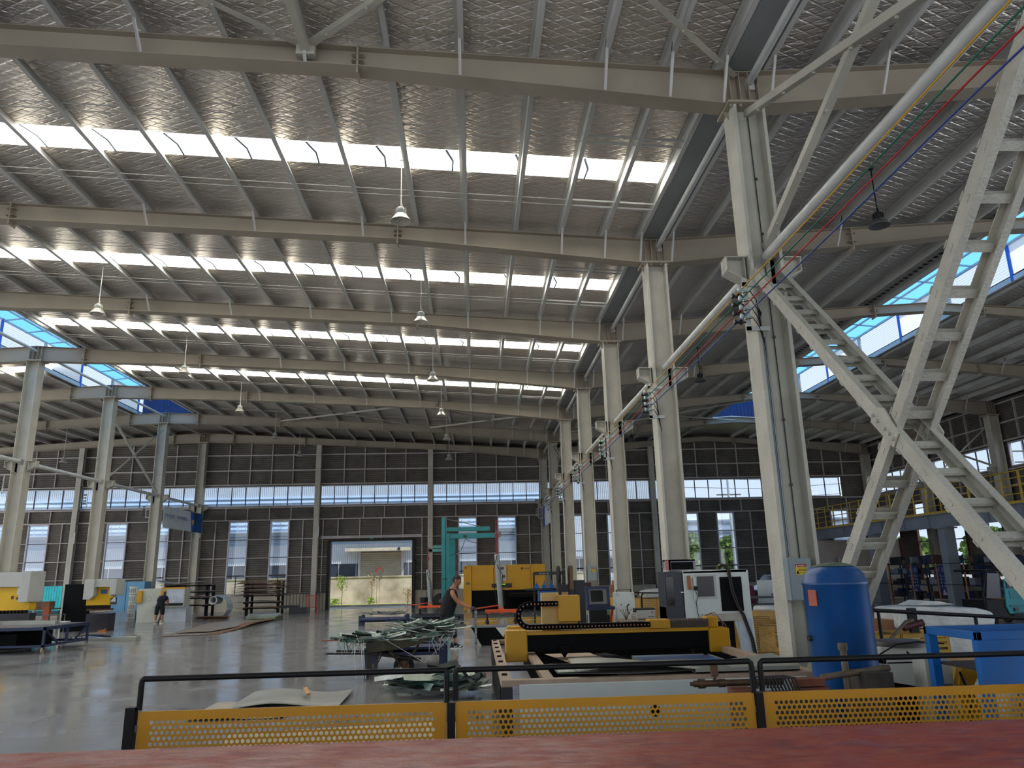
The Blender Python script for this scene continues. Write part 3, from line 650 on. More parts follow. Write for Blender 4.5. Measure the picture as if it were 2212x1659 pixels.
for i,(x,y,h,rd) in enumerate(((17.2,60,4.6,1.7),(21.0,62,4.4,1.7),(25,61,4.8,1.8),(29.2,64,4.2,2.0),(34,58,4,2),(36,51.5,4.2,2.0),(37,46,4.0,2.0),(38,40,4.4,2.2))):
    tree(x,y,h,rd,'leafy green tree seen through the tall windows right of the column row' if i<4 else 'leafy tree outside the right side wall','trees beyond the far wall' if i<4 else 'trees beyond the side wall')
b=B(); b.bb(14,90,0,46,98,7.6); put('distant_building',b,mat('distant_grey_building','7f8ea0',.7,0,.1,.3,wave=('Z',1.2,.1)),label='flat grey building far beyond the trees',cat='building')
b=B(); b.bb(20.4,57,0,22.2,58,2.5); put('red_kiosk',b,REDP,label='red box outside, low behind the tall windows',cat='box')
for x,y,h,l in ((20.6,60,9,'white lamp post outside, in the second tall window right of the pillars'),(40,52,11,'utility pole outside the right side wall')):
    t=T('utility_pole',l,'pole',(x,y,0)); b=B(); b.cyl((0,0,0),(0,0,h),.14,10,.09); put('mast',b,mat('pale_mast','b9c0c4',.6),t); b=B(); b.bb(-1,-.05,h-1.4,1,.05,h-1.3); b.bb(-.8,-.04,h-2.2,.8,.04,h-2.1); put('crossarm',b,MIDG,t)
for i,(z,y) in enumerate(((8.2,66),(9.1,66),(9.9,66))):
    b=B(); b.tube([(14,y,z),(26,y,z-.4),(40,y,z+.3),(60,y,z)],.02,4); put('power_line',b,BLK,label='thin overhead power line across the sky outside',cat='cable',group='overhead power lines')
# ================================================================ LAMPS
def lamp(x,y,z,lab,g,dk=False):
    t=T('high_bay_lamp',lab,'lamp',(x,y,z),group=g)
    b=B(); b.lathe((0,0,0),[(.075,.17),(.11,.15),(.2,.02),(.21,0),(.2,.0),(.1,.13),(.06,.15)],20); put('reflector',b,mat('lamp_reflector_dark','6a6a68',.35,.5,.08,5) if dk else mat('lamp_reflector','c9c4b6',.35,.5,.08,5),t)
    b=B(); b.lathe((0,0,0),[(0,.30),(.06,.30),(.085,.27),(.085,.17),(.0,.17)],16)
    for i in range(12): a=i*PI/6; b.box((math.cos(a)*.09,math.sin(a)*.09,.22),(.03,.006,.1),rz=a)
    put('housing',b,DKG if dk else GRYM,t)
    b=B(); b.lathe((0,0,0),[(0,.10),(.05,.11),(.06,.14)],12); put('bulb_glass',b,mat('lamp_lens','d8dad0',.2),t)
    b=B(); zt=rz_(x)+.21; b.cyl((0,0,.3),(0,0,zt-z),.011,6); b.box((0,0,zt-z),(.08,.05,.04)); b.tube([(0,0,.3),(.03,0,.36),(0,0,.42)],.008,5); put('rod',b,PURL if x<5 else BLK,t)
    return t
for i,(y,z) in enumerate(((13.37,8.52),(18.81,8.32),(24.5,8.21),(30.73,8.31),(36.85,8.37),(40.13,7.87))): lamp(-1.4,y,z,'high bay lamp near the middle of the picture, %s of its row from the viewer'%('nearest','second','third','fourth','fifth','farthest')[i],'high bay lamps of the middle bay')
for i,(y,z) in enumerate(((20,9.03),(26.29,9.03),(32.79,9.03),(38.78,8.91),(44.3,8.85))): lamp(-10.4,y,z,'high bay lamp left of the picture centre, %s of its row from the viewer'%('nearest','second','third','fourth','farthest')[i],'high bay lamps of the middle bay')
for i,(x,y,z) in enumerate(((8.27,13.5,8.5),(8.3,26.1,8.5),(8.3,38.6,8.5))): lamp(x,y,z,'dark-rodded lamp in the bay right of the column row, %s from the viewer'%('nearest','second','third')[i],'lamps right of the column row',True)
for i,(x,y,z) in enumerate(((-22,40.66,8.1),(-22.3,34.5,8.6))): lamp(x,y,z,'lamp left of the left column row, %s the far wall'%('beside','one beam before')[i],'lamps left of the left column row')
# ================================================================ CABLES
CY=mat('cable_yellow','d9a21a',.5,0,.05); CG=mat('cable_green','14664f',.5,0,.05); CR=mat('cable_red','b3202a',.5,0,.05); CB=mat('cable_blue','233f8c',.5,0,.05)
for m_,z,nm in ((CY,5.57,'yellow'),(CG,5.44,'green'),(CR,5.31,'red'),(CB,5.18,'blue')):
    b=B(); pts=[(3.72,.8,z-.03)]
    for k in range(0,7):
        for q in range(-5,1): 
            y=FY(k)+q*1.0-.35; pts.append((3.72,y,z-.02*(1-abs(q+2.5)/2.5)))
    pts=sorted(set(pts),key=lambda p:p[1]); b.tube(pts,.009,6)
    put(nm+'_cable',b,m_,label='long %s power cable strung from column to column along the right row'%nm,cat='cable')
    b=B(); b.tube([(XL-.5,FY(1),z)]+[(XL-.5,FY(k)+q*3,z-.03*q) for k in range(1,6) for q in (0,1)],.012,5); put(nm+'_cable',b,m_,label='thin %s cable strung along the left column row'%nm,cat='cable')
PORC=mat('porcelain','b9c9c6',.2,0,.05)
for k in range(0,7):
    y=FY(k)-.3; t=T('insulator_rack','bracket of four porcelain insulators on the right column row, %s column'%ordn[k],'insulator',(3.78,y,4.9))
    b=B(); b.bb(.03,.02,.1,.09,.05,.9); b.bb(.03,.02,.12,.35,.06,.18); b.bb(.03,.02,.78,.35,.06,.84); put('bracket',b,GRYM,t)
    for z in (.28,.41,.54,.67):
        for s in ((-.13,.13) if k<2 else (0,)):
            b=B(); b.lathe((-.05,s,z),[(0,-.06),(.03,-.06),(.045,-.045),(.022,-.02),(.022,.02),(.045,.045),(.03,.06),(0,.06)],12,'X'); b.cyl((0,s,z),(.06,s,z),.012,6); put('insulator',b,PORC if s<=0 else mat('black_porcelain','1c1c20',.3),t)
    b=B(); 
    for i,z in enumerate((.28,.41,.54,.67)): b.tube([(0,0,z),(.12,.0,z+.02),(.2,.02,z-.1),(.27,.05,-.12-i*.02)],.007,5)
    put('lead_wire',b,BLK,t)
for k in range(3,7):
    t=T('insulator_rack','bracket of four dark insulators on the left column row, %s column'%ordn[k],'insulator',(XL-.44,FY(k)-.3,4.9)); b=B(); b.bb(.03,.02,.1,.06,.05,.8); b.bb(.03,.02,.12,.26,.05,.16); put('bracket',b,GRYM,t)
    for z in (.28,.41,.54,.67): b=B(); b.lathe((-.05,0,z),[(0,-.06),(.045,-.045),(.022,-.02),(.022,.02),(.045,.045),(0,.06)],8,'X'); put('insulator',b,mat('black_porcelain','1c1c20',.3),t)
# conduits on the nearest column and others
b=B(); b.cyl((-.13+XR,FY(0)-.05,1.95),(-.13+XR,FY(0)-.05,5.3),.022,8); b.cyl((-.08+XR,FY(0)-.05,1.95),(-.08+XR,FY(0)-.05,5.0),.012,8); put('conduit',b,mat('conduit_zinc','7c8890',.3,.7,.1,5),label='steel conduit running up the web of the nearest column',cat='conduit')
b=B(); b.tube([(XR-.17,FY(0)-.04,1.95),(XR-.17,FY(0)-.04,5.5),(XR-.14,FY(0)-.04,8.6)],.013,6); b.tube([(XR-.17,FY(0)-.04,5.2),(XR-.11,FY(0)-.06,5.35),(XR-.2,FY(0)-.1,5.5)],.02,6); put('black_conduit',b,BLK,label='black cable beside the steel conduit on the nearest column',cat='cable')
b=B(); b.tube([(XR+.07,FY(0)-.03,.0),(XR+.06,FY(0)-.03,4.5),(XR+.04,FY(0)-.03,8.66)],.008,6)
for z in (2.9,3.8,5.0,6.6,7.5): b.box((XR+.06,FY(0)-.04,z),(.03,.03,.03))
put('thin_wire',b,mat('dark_green_wire','23392c',.5),label='thin dark wire clipped up the middle of the nearest column',cat='wire')
# electrical boxes
def ebox(x,y,z,lab,grp=None):
    t=T('distribution_box',lab,'electrical box',(x,y,z),group=grp); b=B(); b.bb(-.15,-.08,0,.15,.08,.52); put('cabinet',b,mat('box_grey','8b979b',.5,0,.06,3),t,bevel=.006)
    b=B(); b.bb(-.135,-.088,.015,.135,-.08,.505); d=put('door',b,mat('box_grey','8b979b',.5,0,.06,3),t)
    b=B(); b.bb(-.06,-.094,.41,.08,-.088,.445); s=put('warning_sticker',b,mat('sticker_red','a01820',.5,0,0),t)
    b=B(); b.bb(-.06,-.094,.315,.08,-.088,.409); put('yellow_sticker',b,mat('sticker_yellow','d8b614',.5,0,0),t)
    text('sticker_lettering','有电危险',.022,(-.03,-.0945,.418),(PI/2,0,0),mat('sticker_white','e8d8d0',.5,0,0),t,.001); text('sticker_lettering','配电箱',.032,(-.02,-.0945,.362),(PI/2,0,0),BLK,t,.001)
    b=B(); b.prism([(-.055,.325),(-.015,.325),(-.035,.375)],-.096,-.094); b.bb(-.01,-.0955,.34,.07,-.094,.343); put('warning_triangle',b,BLK,t)
    b=B(); b.prism([(-.055,.415),(-.035,.415),(-.045,.438)],-.096,-.094); put('warning_triangle',b,mat('sticker_white','e8d8d0',.5,0,0),t); return t
ebox(4.12,FY(0)-.3,1.405,'grey distribution box with red and yellow warning sticker on the nearest column')
ebox(4.2,FY(3)-.34,1.5,'small grey distribution box with yellow sticker on the fourth column of the right row')
# banners
def banner(x,y0,y1,z0,z1,lab):
    t=T('hanging_banner',lab,'banner',(x,y0,z0)); L=y1-y0; H=z1-z0; b=B(); b.bb(-.015,0,0,.015,L*.72,H); put('white_field',b,mat('banner_white','d2d6e0',.6,0,.04),t)
    b=B(); b.prism([(L*.72,0),(L,0),(L,H),(L*.66,H)],-.02,.02,'X'); put('blue_field',b,mat('banner_blue','1c62b4',.5,0,.5,1.2,dark='0a1c44'),t)
    b=B(); b.prism([(L*.70,H*.55),(L*.74,H*.3),(L*.78,H*.5),(L*.76,H*.62)],-.024,.024,'X'); put('gold_motif',b,mat('banner_gold','c9b45a',.5),t)
    b=B(); b.bb(.016,.1,H*.42,.018,L*.62,H*.43); put('rule',b,MIDG,t)
    o=text('banner_lettering','非不可能制造；非标不精做重点。',L*.6/14.5,(.018,.12,H*.5),(PI/2,0,PI/2),mat('banner_ink','4a5598',.6),t,.002); return t
banner(XL+.32,FY(5)+.2,FY(6)-.25,4.55,5.65,'white and blue slogan banner hung between the last two left columns')
banner(XR-.24,40.2,44.2,4.4,5.6,'white slogan banner seen edge-on beside the far columns of the right row')
# ================================================================ FENCE IN FRONT
def perforated(b,x0,x1,z0,z1,y,p=.0345,r=.0122,n=10,mx=.07,mt_=.05):
    cols=int((x1-x0-2*mx)/p); rows=int((z1-z0-mt_-.05)/(p*.94)); pz=p*.94
    ax=x0+mx; top=z1-mt_
    b.bb(x0,y-.001,top,x1,y+.001,z1); b.bb(x0,y-.001,z0,x1,y+.001,top-rows*pz); b.bb(x0,y-.001,top-rows*pz,ax,y+.001,top); b.bb(ax+(cols+.5)*p,y-.001,top-rows*pz,x1,y+.001,top)
    for r_ in range(rows):
        off=p/2 if r_%2 else 0; zc=top-(r_+.5)*pz
        if off: b.quad((ax,y,zc-pz/2),(ax+off,y,zc-pz/2),(ax+off,y,zc+pz/2),(ax,y,zc+pz/2))
        else: b.quad((ax+cols*p,y,zc-pz/2),(ax+(cols+.5)*p,y,zc-pz/2),(ax+(cols+.5)*p,y,zc+pz/2),(ax+cols*p,y,zc+pz/2))
        for c_ in range(cols):
            xc=ax+off+(c_+.5)*p; vs=[]; 
            for i in range(n): a=2*PI*i/n+PI/4; vs.append((xc+r*math.cos(a),y,zc+r*math.sin(a)))
            for i in range(n):
                a=2*PI*i/n+PI/4; cx,cz=math.cos(a),math.sin(a); k=1/max(abs(cx),abs(cz)); vs.append((xc+cx*k*p/2,y,zc+cz*k*pz/2))
            b.add(vs,[(i,(i+1)%n,n+(i+1)%n,n+i) for i in range(n)])
YF=5.3
fx=[(-2.19,-.203),(-.143,1.865),(1.925,3.9)]
for i,(a,c) in enumerate(fx):
    nm=('left','middle','right')[i]; L=c-a
    t=T('guard_panel','yellow perforated guard panel with black top rail, %s one of the front fence'%nm,'guard fence',(a,YF,0))
    b=B(); perforated(b,0,L,.12,1.0,0,n=12); b.bb(0,0,.12,.02,.02,1.0); b.bb(L-.02,0,.12,L,.02,1.0); b.bb(0,0,.98,L,.02,1.0); b.bb(0,0,.12,L,.02,.14)
    put('perforated_sheet',b,YELF,t)
    b=B(); z=1.2
    b.tube([(.0,0,1.01),(.0,0,z-.03),(.003,0,z-.01),(.015,0,z),(L-.015,0,z),(L-.003,0,z-.01),(L,0,z-.03),(L,0,1.0)],.019,10); put('top_rail',b,BLK,t)
    for z in (.3,.7,.9):
        for e in (-.02,L): b=B(); b.bb(e,-.01,z-.02,e+.02,.01,z+.02); put('clip',b,MIDG,t)
for i,x in enumerate((-2.235,-.173,1.895)):
    b=B(); w_=(.031,.026,.026)[i]; b.bb(x-w_,YF-w_,0.012,x+w_,YF+w_,(1.03,1.0,1.0)[i]); b.bb(x-.06,YF-.06,0,x+.06,YF+.06,.012); put('fence_post',b,BLK,bevel=.003,label='square black fence post, %s'%('at the free left end of the yellow fence','between the left and middle yellow panels','between the middle and right yellow panels')[i],cat='post')
# red steel platform in the foreground
b=B(); b.bb(-4.5,2.2,.79,4.6,4.50,.935); b.bb(-4.5,2.3,0,-4.3,4.45,.8); b.bb(4.3,2.3,0,4.5,4.45,.8); b.bb(-.1,2.3,0,.1,4.45,.8)
m=bpy.data.materials.new('worn_red_paint'); m.use_nodes=True; n=m.node_tree.nodes; L_=m.node_tree.links; bs=n['Principled BSDF']
tc=n.new('ShaderNodeTexCoord'); mp=n.new('ShaderNodeMapping'); mp.inputs['Scale'].default_value=(.8,1.7,1); L_.new(tc.outputs['Object'],mp.inputs[0]); t1=n.new('ShaderNodeTexNoise'); t1.inputs['Scale'].default_value=2.2; t1.inputs['Detail'].default_value=8; t1.inputs['Roughness'].default_value=.65; L_.new(mp.outputs[0],t1.inputs[0])
r=n.new('ShaderNodeValToRGB'); e=r.color_ramp.elements; e[0].position=.3; e[0].color=hexc('6e2a26'); e[1].position=.74; e[1].color=hexc('966a44')
for p,c in ((.40,'942f26'),(.5,'a84a30'),(.58,'98322e'),(.66,'a85c32'),(.72,'7a5a44')): x=e.new(p); x.color=hexc(c)
L_.new(t1.outputs[0],r.inputs[0]); L_.new(r.outputs[0],bs.inputs['Base Color'])
t2=n.new('ShaderNodeTexNoise'); t2.inputs['Scale'].default_value=6; t2.inputs['Detail'].default_value=6; L_.new(mp.outputs[0],t2.inputs[0]); mr=n.new('ShaderNodeMapRange'); mr.inputs[1].default_value=.35; mr.inputs[2].default_value=.65; mr.inputs[3].default_value=.28; mr.inputs[4].default_value=.6; L_.new(t2.outputs[0],mr.inputs[0]); L_.new(mr.outputs[0],bs.inputs['Roughness'])
bu=n.new('ShaderNodeBump'); bu.inputs['Distance'].default_value=.012; L_.new(t2.outputs[0],bu.inputs['Height']); L_.new(bu.outputs[0],bs.inputs['Normal'])
put('red_steel_platform',b,m,bevel=.006,label='large worn red-painted steel platform filling the foreground',cat='platform')
# ================================================================ PLASMA GANTRY TABLE
t=T('cutting_table','low beige and white plasma cutting table with black slat bed','cutting table',(2,8.55,0))
# local: X -1.74..1.75 ; Y 0..5.05
b=B(); b.bb(-1.55,-.06,.1,1.6,0,.66); put('front_panel',b,WHT,t,bevel=.01)
b=B(); b.lathe((-.1,-.066,.36),[(.0,-.003),(.055,-.003),(.06,.003)],20,'Y'); put('round_port',b,BLK2,t)
TANF=mat('table_beige','b49c86',.6,0,.15,3)
b=B(); b.bb(-1.74,0,.62,-1.62,5.15,.70); b.bb(1.62,0,.62,1.75,5.15,.70); b.bb(-1.74,-.02,.64,1.75,.12,.70); b.bb(-1.74,5.05,.64,1.75,5.15,.70); b.bb(-1.25,0,.60,-1.13,5.05,.66); put('frame',b,TANF,t)
b=B(); b.bb(-1.2,.1,.3,1.62,5.05,.52)
for i in range(46): b.bb(-1.13,.2+i*.104,.5,1.6,.205+i*.104,.585)
put('slat_bed',b,BLK2,t)
for x,y in ((-1.68,0.05),(-1.68,5.05),(1.68,.05),(1.68,5.05)): b=B(); b.bb(x-.06,y-.06,0,x+.06,y+.06,.63); put('leg',b,DKG,t)
b=B(); b.bb(-1.75,.1,.2,-1.68,5.05,.6)
for i in range(8): b.bb(-1.72,.4+i*.65,.7,-1.66,.5+i*.65,.715)
put('side_rail',b,BLK2,t)
t=T('plasma_gantry','yellow plasma cutting gantry with black cable chain across the cutting table','cutting machine',(2,11.5,.54))
zz=.54
b=B(); b.bb(-1.58,0,.02,-1.255,.32,.46); b.bb(-1.54,.32,.1,-1.3,.5,.5); put('end_housing',b,YEL,t,bevel=.02,label='yellow end housing')
b=B(); b.bb(1.46,0,.08,1.77,.32,.42); b.bb(1.46,.1,.42,1.64,.34,.58); put('end_housing',b,YEL,t,bevel=.02)
b=B(); b.bb(-1.27,.04,.385,1.47,.3,.44); put('beam_cover',b,YEL,t,bevel=.004)
b=B(); b.bb(-1.26,.06,.15,1.47,.28,.39); b.bb(1.25,.06,.02,1.47,.28,.16); put('beam',b,BLK2,t)
b=B(); b.bb(-1.02,.12,.40,-.76,.30,.98); put('carriage_side',b,mat('pale_yellow_cover','d8b36a',.6),t)
b=B(); b.bb(-.78,-.02,.57,-.46,.28,.94); put('carriage_box',b,YEL,t,bevel=.006)
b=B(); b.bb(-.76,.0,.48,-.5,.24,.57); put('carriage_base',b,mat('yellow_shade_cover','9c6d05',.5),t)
b=B(); b.bb(-.79,-.04,.15,-.64,.05,.24); b.cyl((-.715,0,.24),(-.715,0,.12),.05,12); b.cyl((-.715,0,.12),(-.715,0,.07),.04,12,.015); put('torch',b,BLK2,t)
def chain(pts,w,h,parent,pins=True):
    b=B(); P=[Vector(p) for p in pts]; n_=len(P)
    for a,c in zip(P,P[1:]):
        d=(c-a).normalized(); b.beam(a-d*.012,c+d*.012,w,h,(0,-1,0) if abs(d.z)>.99 else (0,0,1)) if 0 else b.beam(a-d*.006,c+d*.006,w,h,Vector((0,1,0)).cross(d))
    o=put('cable_chain',b,BLK2,parent)
    for a,c in zip(P,P[1:]):
        m_=(a+c)/2; bb=B(); bb.cyl(m_+Vector((0,-w/2-.004,0)),m_+Vector((0,-w/2+.004,0)),.011,8); put('chain_pin',bb,mat('chain_pin','b07a55',.5,.2),o)
up=[(-.8,-.03,.83)]
x=-.8
while x>-1.2: x-=.052; up.append((x,-.03,.83))
for i in range(1,9):
    a=PI/2+PI*i/8; up.append((-1.22+.165*math.cos(a)*1.0,-.03,.665+.165*math.sin(a)))
low=[]; x=-1.22
while x<.52: x+=.0525; low.append((x,-.03,.5))
chain(up+low,.07,.075,t)
b=B()
for i in range(34): b.bb(-1.15+i*.05,.06,.5,-1.13+i*.05,.24,.53)
put('rack_teeth',b,mat('dusty_brown_metal','5f5348',.7),t)
b=B(); b.bb(.57,-.02,.44,.88,.26,.56); put('small_yellow_cover',b,YEL,t,bevel=.004)
b=B(); 
for i in range(12):
    x=.9+i*.047; b.prism([(x,.44),(x+.047,.44),(x+.047,.56),(x+.0235,.51),(x,.56)],.02,.26); 
put('bellows',b,mat('bellows_brown','4a4038',.8),t)
b=B(); b.tube([(1.5,.2,.6),(1.6,.15,.64),(1.75,.1,.45),(1.8,.1,.2),(1.78,.1,.1)],.008,6); b.tube([(1.48,.24,.58),(1.58,.2,.62),(1.72,.2,.5),(1.78,.18,.3)],.008,6); put('hose',b,mat('brown_hose','7a5a44',.6),t)
b=B(); b.cyl((1.79,.05,.02),(1.79,.05,.1),.03,8,.01); put('orange_tip',b,ORG,t)
# sheets lying on the table
def sheet(name,pts,z,m,lab,cat='metal sheet',th=.004,bend=0,grp=None):
    b=B(); b.prism(pts,z,z+th,'Z'); return put(name,b,m,label=lab,cat=cat,group=grp)
TANS=mat('tan_sheet','b49a80',.6,0,.08,2); PALS=mat('pale_steel_sheet','a3a59a',.4,.4,.1,2)
sheet('steel_plate',[(1.05,12.2),(1.75,12.2),(1.95,10.9),(1.3,10.9)],.59,TANS,'tan sheet lying under the torch of the gantry')
sheet('steel_plate',[(1.75,12.0),(2.0,12.1),(2.3,11.0),(1.97,11.0)],.59,BLK2,'dark curved offcut beside the tan sheet on the slat bed')
t=T('sheet_tray','flat pale tray with blue inside lying on the slat bed','tray',(2.55,9.9,.66)); b=B(); b.bb(-.5,-.42,0,.52,-.41,.07); b.bb(-.5,.41,0,.45,.42,.07); b.bb(-.51,-.42,0,-.5,.42,.07); b.bb(.51,-.42,0,.52,.42,.07); b.bb(-.5,-.42,0,.52,.42,.005); put('rim',b,ALU,t)
b=B(); b.bb(-.49,-.405,.04,.51,.405,.055); put('blue_film',b,mat('blue_film','143a70',.4),t)
sheet('steel_plate',[(1.65,9.2),(3.0,9.4),(3.1,10.0),(1.8,10.2)],.60,mat('brown_sheet','8e7666',.6,0,.1,2),'brown sheet under the blue tray on the slat bed')
def wavy(name,x0,x1,y0,y1,z,amp,m,lab,n=24,ph=0,parent=None,fn=None):
    b=B(); vs=[]
    for i in range(n+1):
        for j in range(5):
            u=i/n; v=j/4; x=x0+(x1-x0)*u; y=y0+(y1-y0)*v; h=z+amp*(math.sin(PI*u*2+ph+v)*.5+.5) if not fn else fn(u,v); vs.append((x,y,h))
    fs=[(i*5+j,(i+1)*5+j,(i+1)*5+j+1,i*5+j+1) for i in range(n) for j in range(4)]; k=len(vs)
    b.add(vs+[(x,y,h-.006) for x,y,h in vs],fs+[(d+k,c+k,b_+k,a+k) for a,b_,c,d in fs]+[(i*5,i*5+k,(i+1)*5+k,(i+1)*5) for i in range(n)],True)
    return put(name,b,m,parent,label=lab,cat='metal sheet' if not parent else None)
wavy('steel_sheet',1.1,3.6,8.62,9.5,.71,.10,PALS,'buckled pale steel sheet along the front edge of the cutting table')
wavy('steel_sheet',.9,2.9,8.8,9.8,.705,.02,mat('grey_sheet2','7c8078',.5,.3,.1),'flat grey sheet under the buckled one at the front of the cutting table',ph=2)
t=T('channel_panel','long grey flanged panel at the right front of the cutting table','metal panel',(2.95,8.6,.71)); b=B(); b.bb(-.55,0,0,.62,.5,.01); b.bb(-.55,0,0,.62,.01,.05); put('panel',b,PALS,t)
sheet('steel_plate',[(.9,8.8),(1.35,8.8),(1.38,9.5),(.98,9.5)],.735,mat('white_sheet','c4cbc4',.5),'small white sheet on the left front of the cutting table')
# ================================================================ CABIN MACHINE
t=T('control_cabin','tall white machine housing with dark glazed left side and black openings','machine',(3.67,14.8,0))
b=B(); b.prism([(.36,0),(.36,1.78),(1.62,1.8),(1.70,0),(1.45,0),(1.28,.92),(.72,.9),(.6,.7),(.6,0)],0,.04); b.bb(.36,.0,1.74,1.62,.62,1.8); b.bb(1.58,.02,0,1.66,.62,1.78); put('front_shell',b,WHT,t,bevel=.006)
b=B(); b.bb(0,.06,.66,.37,.62,1.78); b.bb(0,.05,.6,.37,.62,1.12); put('dark_side',b,mat('slate_grey','30343c',.4,.1,.1,2),t,bevel=.006,label='dark slate side housing')
b=B(); b.bb(.02,.045,1.15,.17,.07,1.68); put('side_glass',b,mat('dark_tinted_glass','0b0e13',.1,0,0),t)
b=B(); b.bb(.3,.03,1.38,.36,.06,1.40); put('handle',b,mat('bright_metal','b9bcc0',.3,.8,0),t)
b=B(); b.bb(.58,-.012,1.26,1.0,-.004,1.72); put('window_frame',b,GRYM,t,bevel=.004); b=B(); b.bb(.62,-.02,1.3,.95,-.012,1.68); put('window',b,mat('brown_black_glass','1c1512',.25,0,0),t,bevel=.004)
b=B(); b.bb(1.07,-.01,1.02,1.5,-.002,1.66); put('black_opening',b,BLK2,t)
b=B(); b.bb(.78,.05,0,1.3,.6,.9); put('dark_interior',b,BLK2,t)
b=B(); b.bb(.66,-.03,.84,1.5,-.004,.98); put('plastic_film',b,mat('cloudy_film','a8a295',.3,0,.2,3),t)
b=B(); b.bb(1.36,-.02,.0,1.62,.0,.88); put('lower_flap',b,mat('pale_blue_white','b9c2cc',.5),t)
b=B()
for o_ in (0,.035): b.tube([(1.08+o_,.1,1.84),(1.16+o_,.04,1.9),(1.24+o_,-.03,1.78),(1.27+o_,-.04,1.4),(1.36+o_,-.04,1.1),(1.45+o_,-.04,.95),(1.58+o_,-.04,.5),(1.64+o_,-.05,.0)],.018,8)
put('black_hose',b,mat('dark_hose','241b18',.6),t)
b=B(); b.tube([(.57,-.02,1.22),(.58,-.03,1.0),(.62,-.03,.85),(.58,-.03,.66),(.6,-.02,.56)],.007,5); put('hanging_wire',b,BLK,t)
t2=T('power_strip','orange sheathed tool hanging on the white housing beside its window','tool',(4.13,14.76,1.44)); b=B(); b.bb(-.03,-.01,0,.03,.03,.26); put('sheath',b,mat('brown_orange','a5602c',.5),t2,bevel=.006)
t2=T('socket_strip','white socket strip with black plug hanging left of the cabin window','socket strip',(4.235,14.76,1.24)); b=B(); b.bb(-.025,-.01,0,.025,.03,.42); put('strip',b,WHT,t2,bevel=.004); b=B(); b.bb(-.03,-.05,.18,.035,-.01,.26); put('plug',b,BLK,t2); b=B(); b.tube([(.0,-.03,.18),(.02,-.04,.05),(.0,-.03,-.02)],.006,5); put('cord',b,BLK,t2)
t2=T('flat_crate','grey open frame box lying on top of the white cabin','box',(4.05,15.1,1.81)); b=B(); b.bb(-.25,-.1,0,.3,-.06,.2); b.bb(-.25,.3,0,.3,.34,.2); b.bb(-.25,-.1,.17,.3,.34,.2); b.bb(-.25,-.1,0,-.2,.34,.2); put('frame',b,mat('lilac_grey','8c8a9a',.5),t2); b=B(); b.bb(-.3,-.11,0,-.24,-.05,.19); put('pink_corner',b,mat('salmon','c98878',.6),t2); b=B(); b.bb(-.19,-.105,.01,.25,-.1,.15); put('dark_opening',b,BLK2,t2)
b=B(); b.tube([(4.75,14.95,1.82),(4.8,14.93,1.88),(4.88,14.93,1.85),(4.95,14.95,1.83)],[.02,.035,.03,.015],6); put('work_glove',b,mat('glove_green','8ea04a',.8,0,.3,12),label='yellow-green glove lying on the cabin roof',cat='glove')
# wrapped crate, right of the cabin
def wrapped(x0,x1,y0,y1,z1,lab):
    t=T('wrapped_pallet',lab,'wrapped pallet',((x0+x1)/2,(y0+y1)/2,0)); w,d=(x1-x0)/2,(y1-y0)/2; b=B(); b.bb(-w,-d,.1,w,d,z1); b.bb(-w*.5,-d-.01,.2,w*.3,-d,z1*.7); put('yellow_stack',b,mat('yellow_wrapped','c08a14',.3,0,.25,2,bump=.02,bs=5),t,bevel=.02)
    b=B(); r=random.Random(2)
    for i in range(22): z=.14+i*(z1-.2)/22; b.bb(-w-.004,-d-.006,z,w*(.1+r.random()*.9),-d+.002,z+.01)
    put('slot',b,mat('slot_dark','3a2c10',.7),t); b=B(); b.bb(-w,-d,0,w,d,.1); put('pallet',b,WOOD,t); return t
wrapped(5.42,6.25,15.4,16.3,.95,'stack of yellow panels wrapped in film right of the white cabin')
# ================================================================ GREAT CLUTTER BEHIND THE GANTRY
t=T('control_console','navy blue operator console with tilted screen','console',(3.18,20,0)); b=B(); b.bb(-.27,0,0,.27,.4,.72); put('pedestal',b,DKG,t,bevel=.01)
b=B(); b.prism([(0,.95),(.1,.92),(.25,1.42),(.12,1.44)],-.32,.30,'X'); b.bb(-.34,-.2,.86,.38,.2,.94); put('screen_housing',b,NAVY,t,bevel=.01)
b=B(); b.prism([(-.005,1.0),(.0,1.0),(.105,1.37),(.1,1.37)],-.24,.22,'X'); put('bezel',b,MIDG,t); b=B(); b.prism([(.0,1.06),(.005,1.06),(.09,1.34),(.085,1.34)],-.2,.12,'X'); put('screen',b,mat('dark_screen','0c0e12',.15,0,0),t)
b=B(); b.bb(-.2,-.18,.942,.2,-.02,.955); put('keyboard',b,DKG,t); b=B(); b.bb(-.3,-.05,.2,-.22,0,.84); put('white_post',b,WHT,t)
t=T('chair_back','dark swivel seat back standing in front of the navy console','chair',(3.05,19.4,0)); b=B(); b.box((0,0,.72),(.46,.08,.34),rx=-.1); put('backrest',b,BLK,t,bevel=.03); b=B(); b.cyl((0.1,0,.0),(.1,0,.6),.03,8); b.bb(-.25,-.25,.42,.25,.2,.5); put('base',b,mat('brown_post','6b5a48',.6),t)
b=B()
for i in range(16): b.cyl((3.45+i*.004,19.96,.55+i*.02),(3.47+i*.004,19.96,.565+i*.02),.03,8)
put('coiled_hose',b,REDP,label='coiled red air hose hanging beside the navy console',cat='hose')
t=T('white_cabinet','white electrical cabinet with round key switch in front of a column','cabinet',(3.88,20,0)); b=B(); b.bb(-.24,0,0,.24,.5,1.27); put('body',b,WHT,t,bevel=.008); b=B()
for x in (-.2,.2): b.bb(x-.035,-.004,1.19,x+.035,0,1.25)
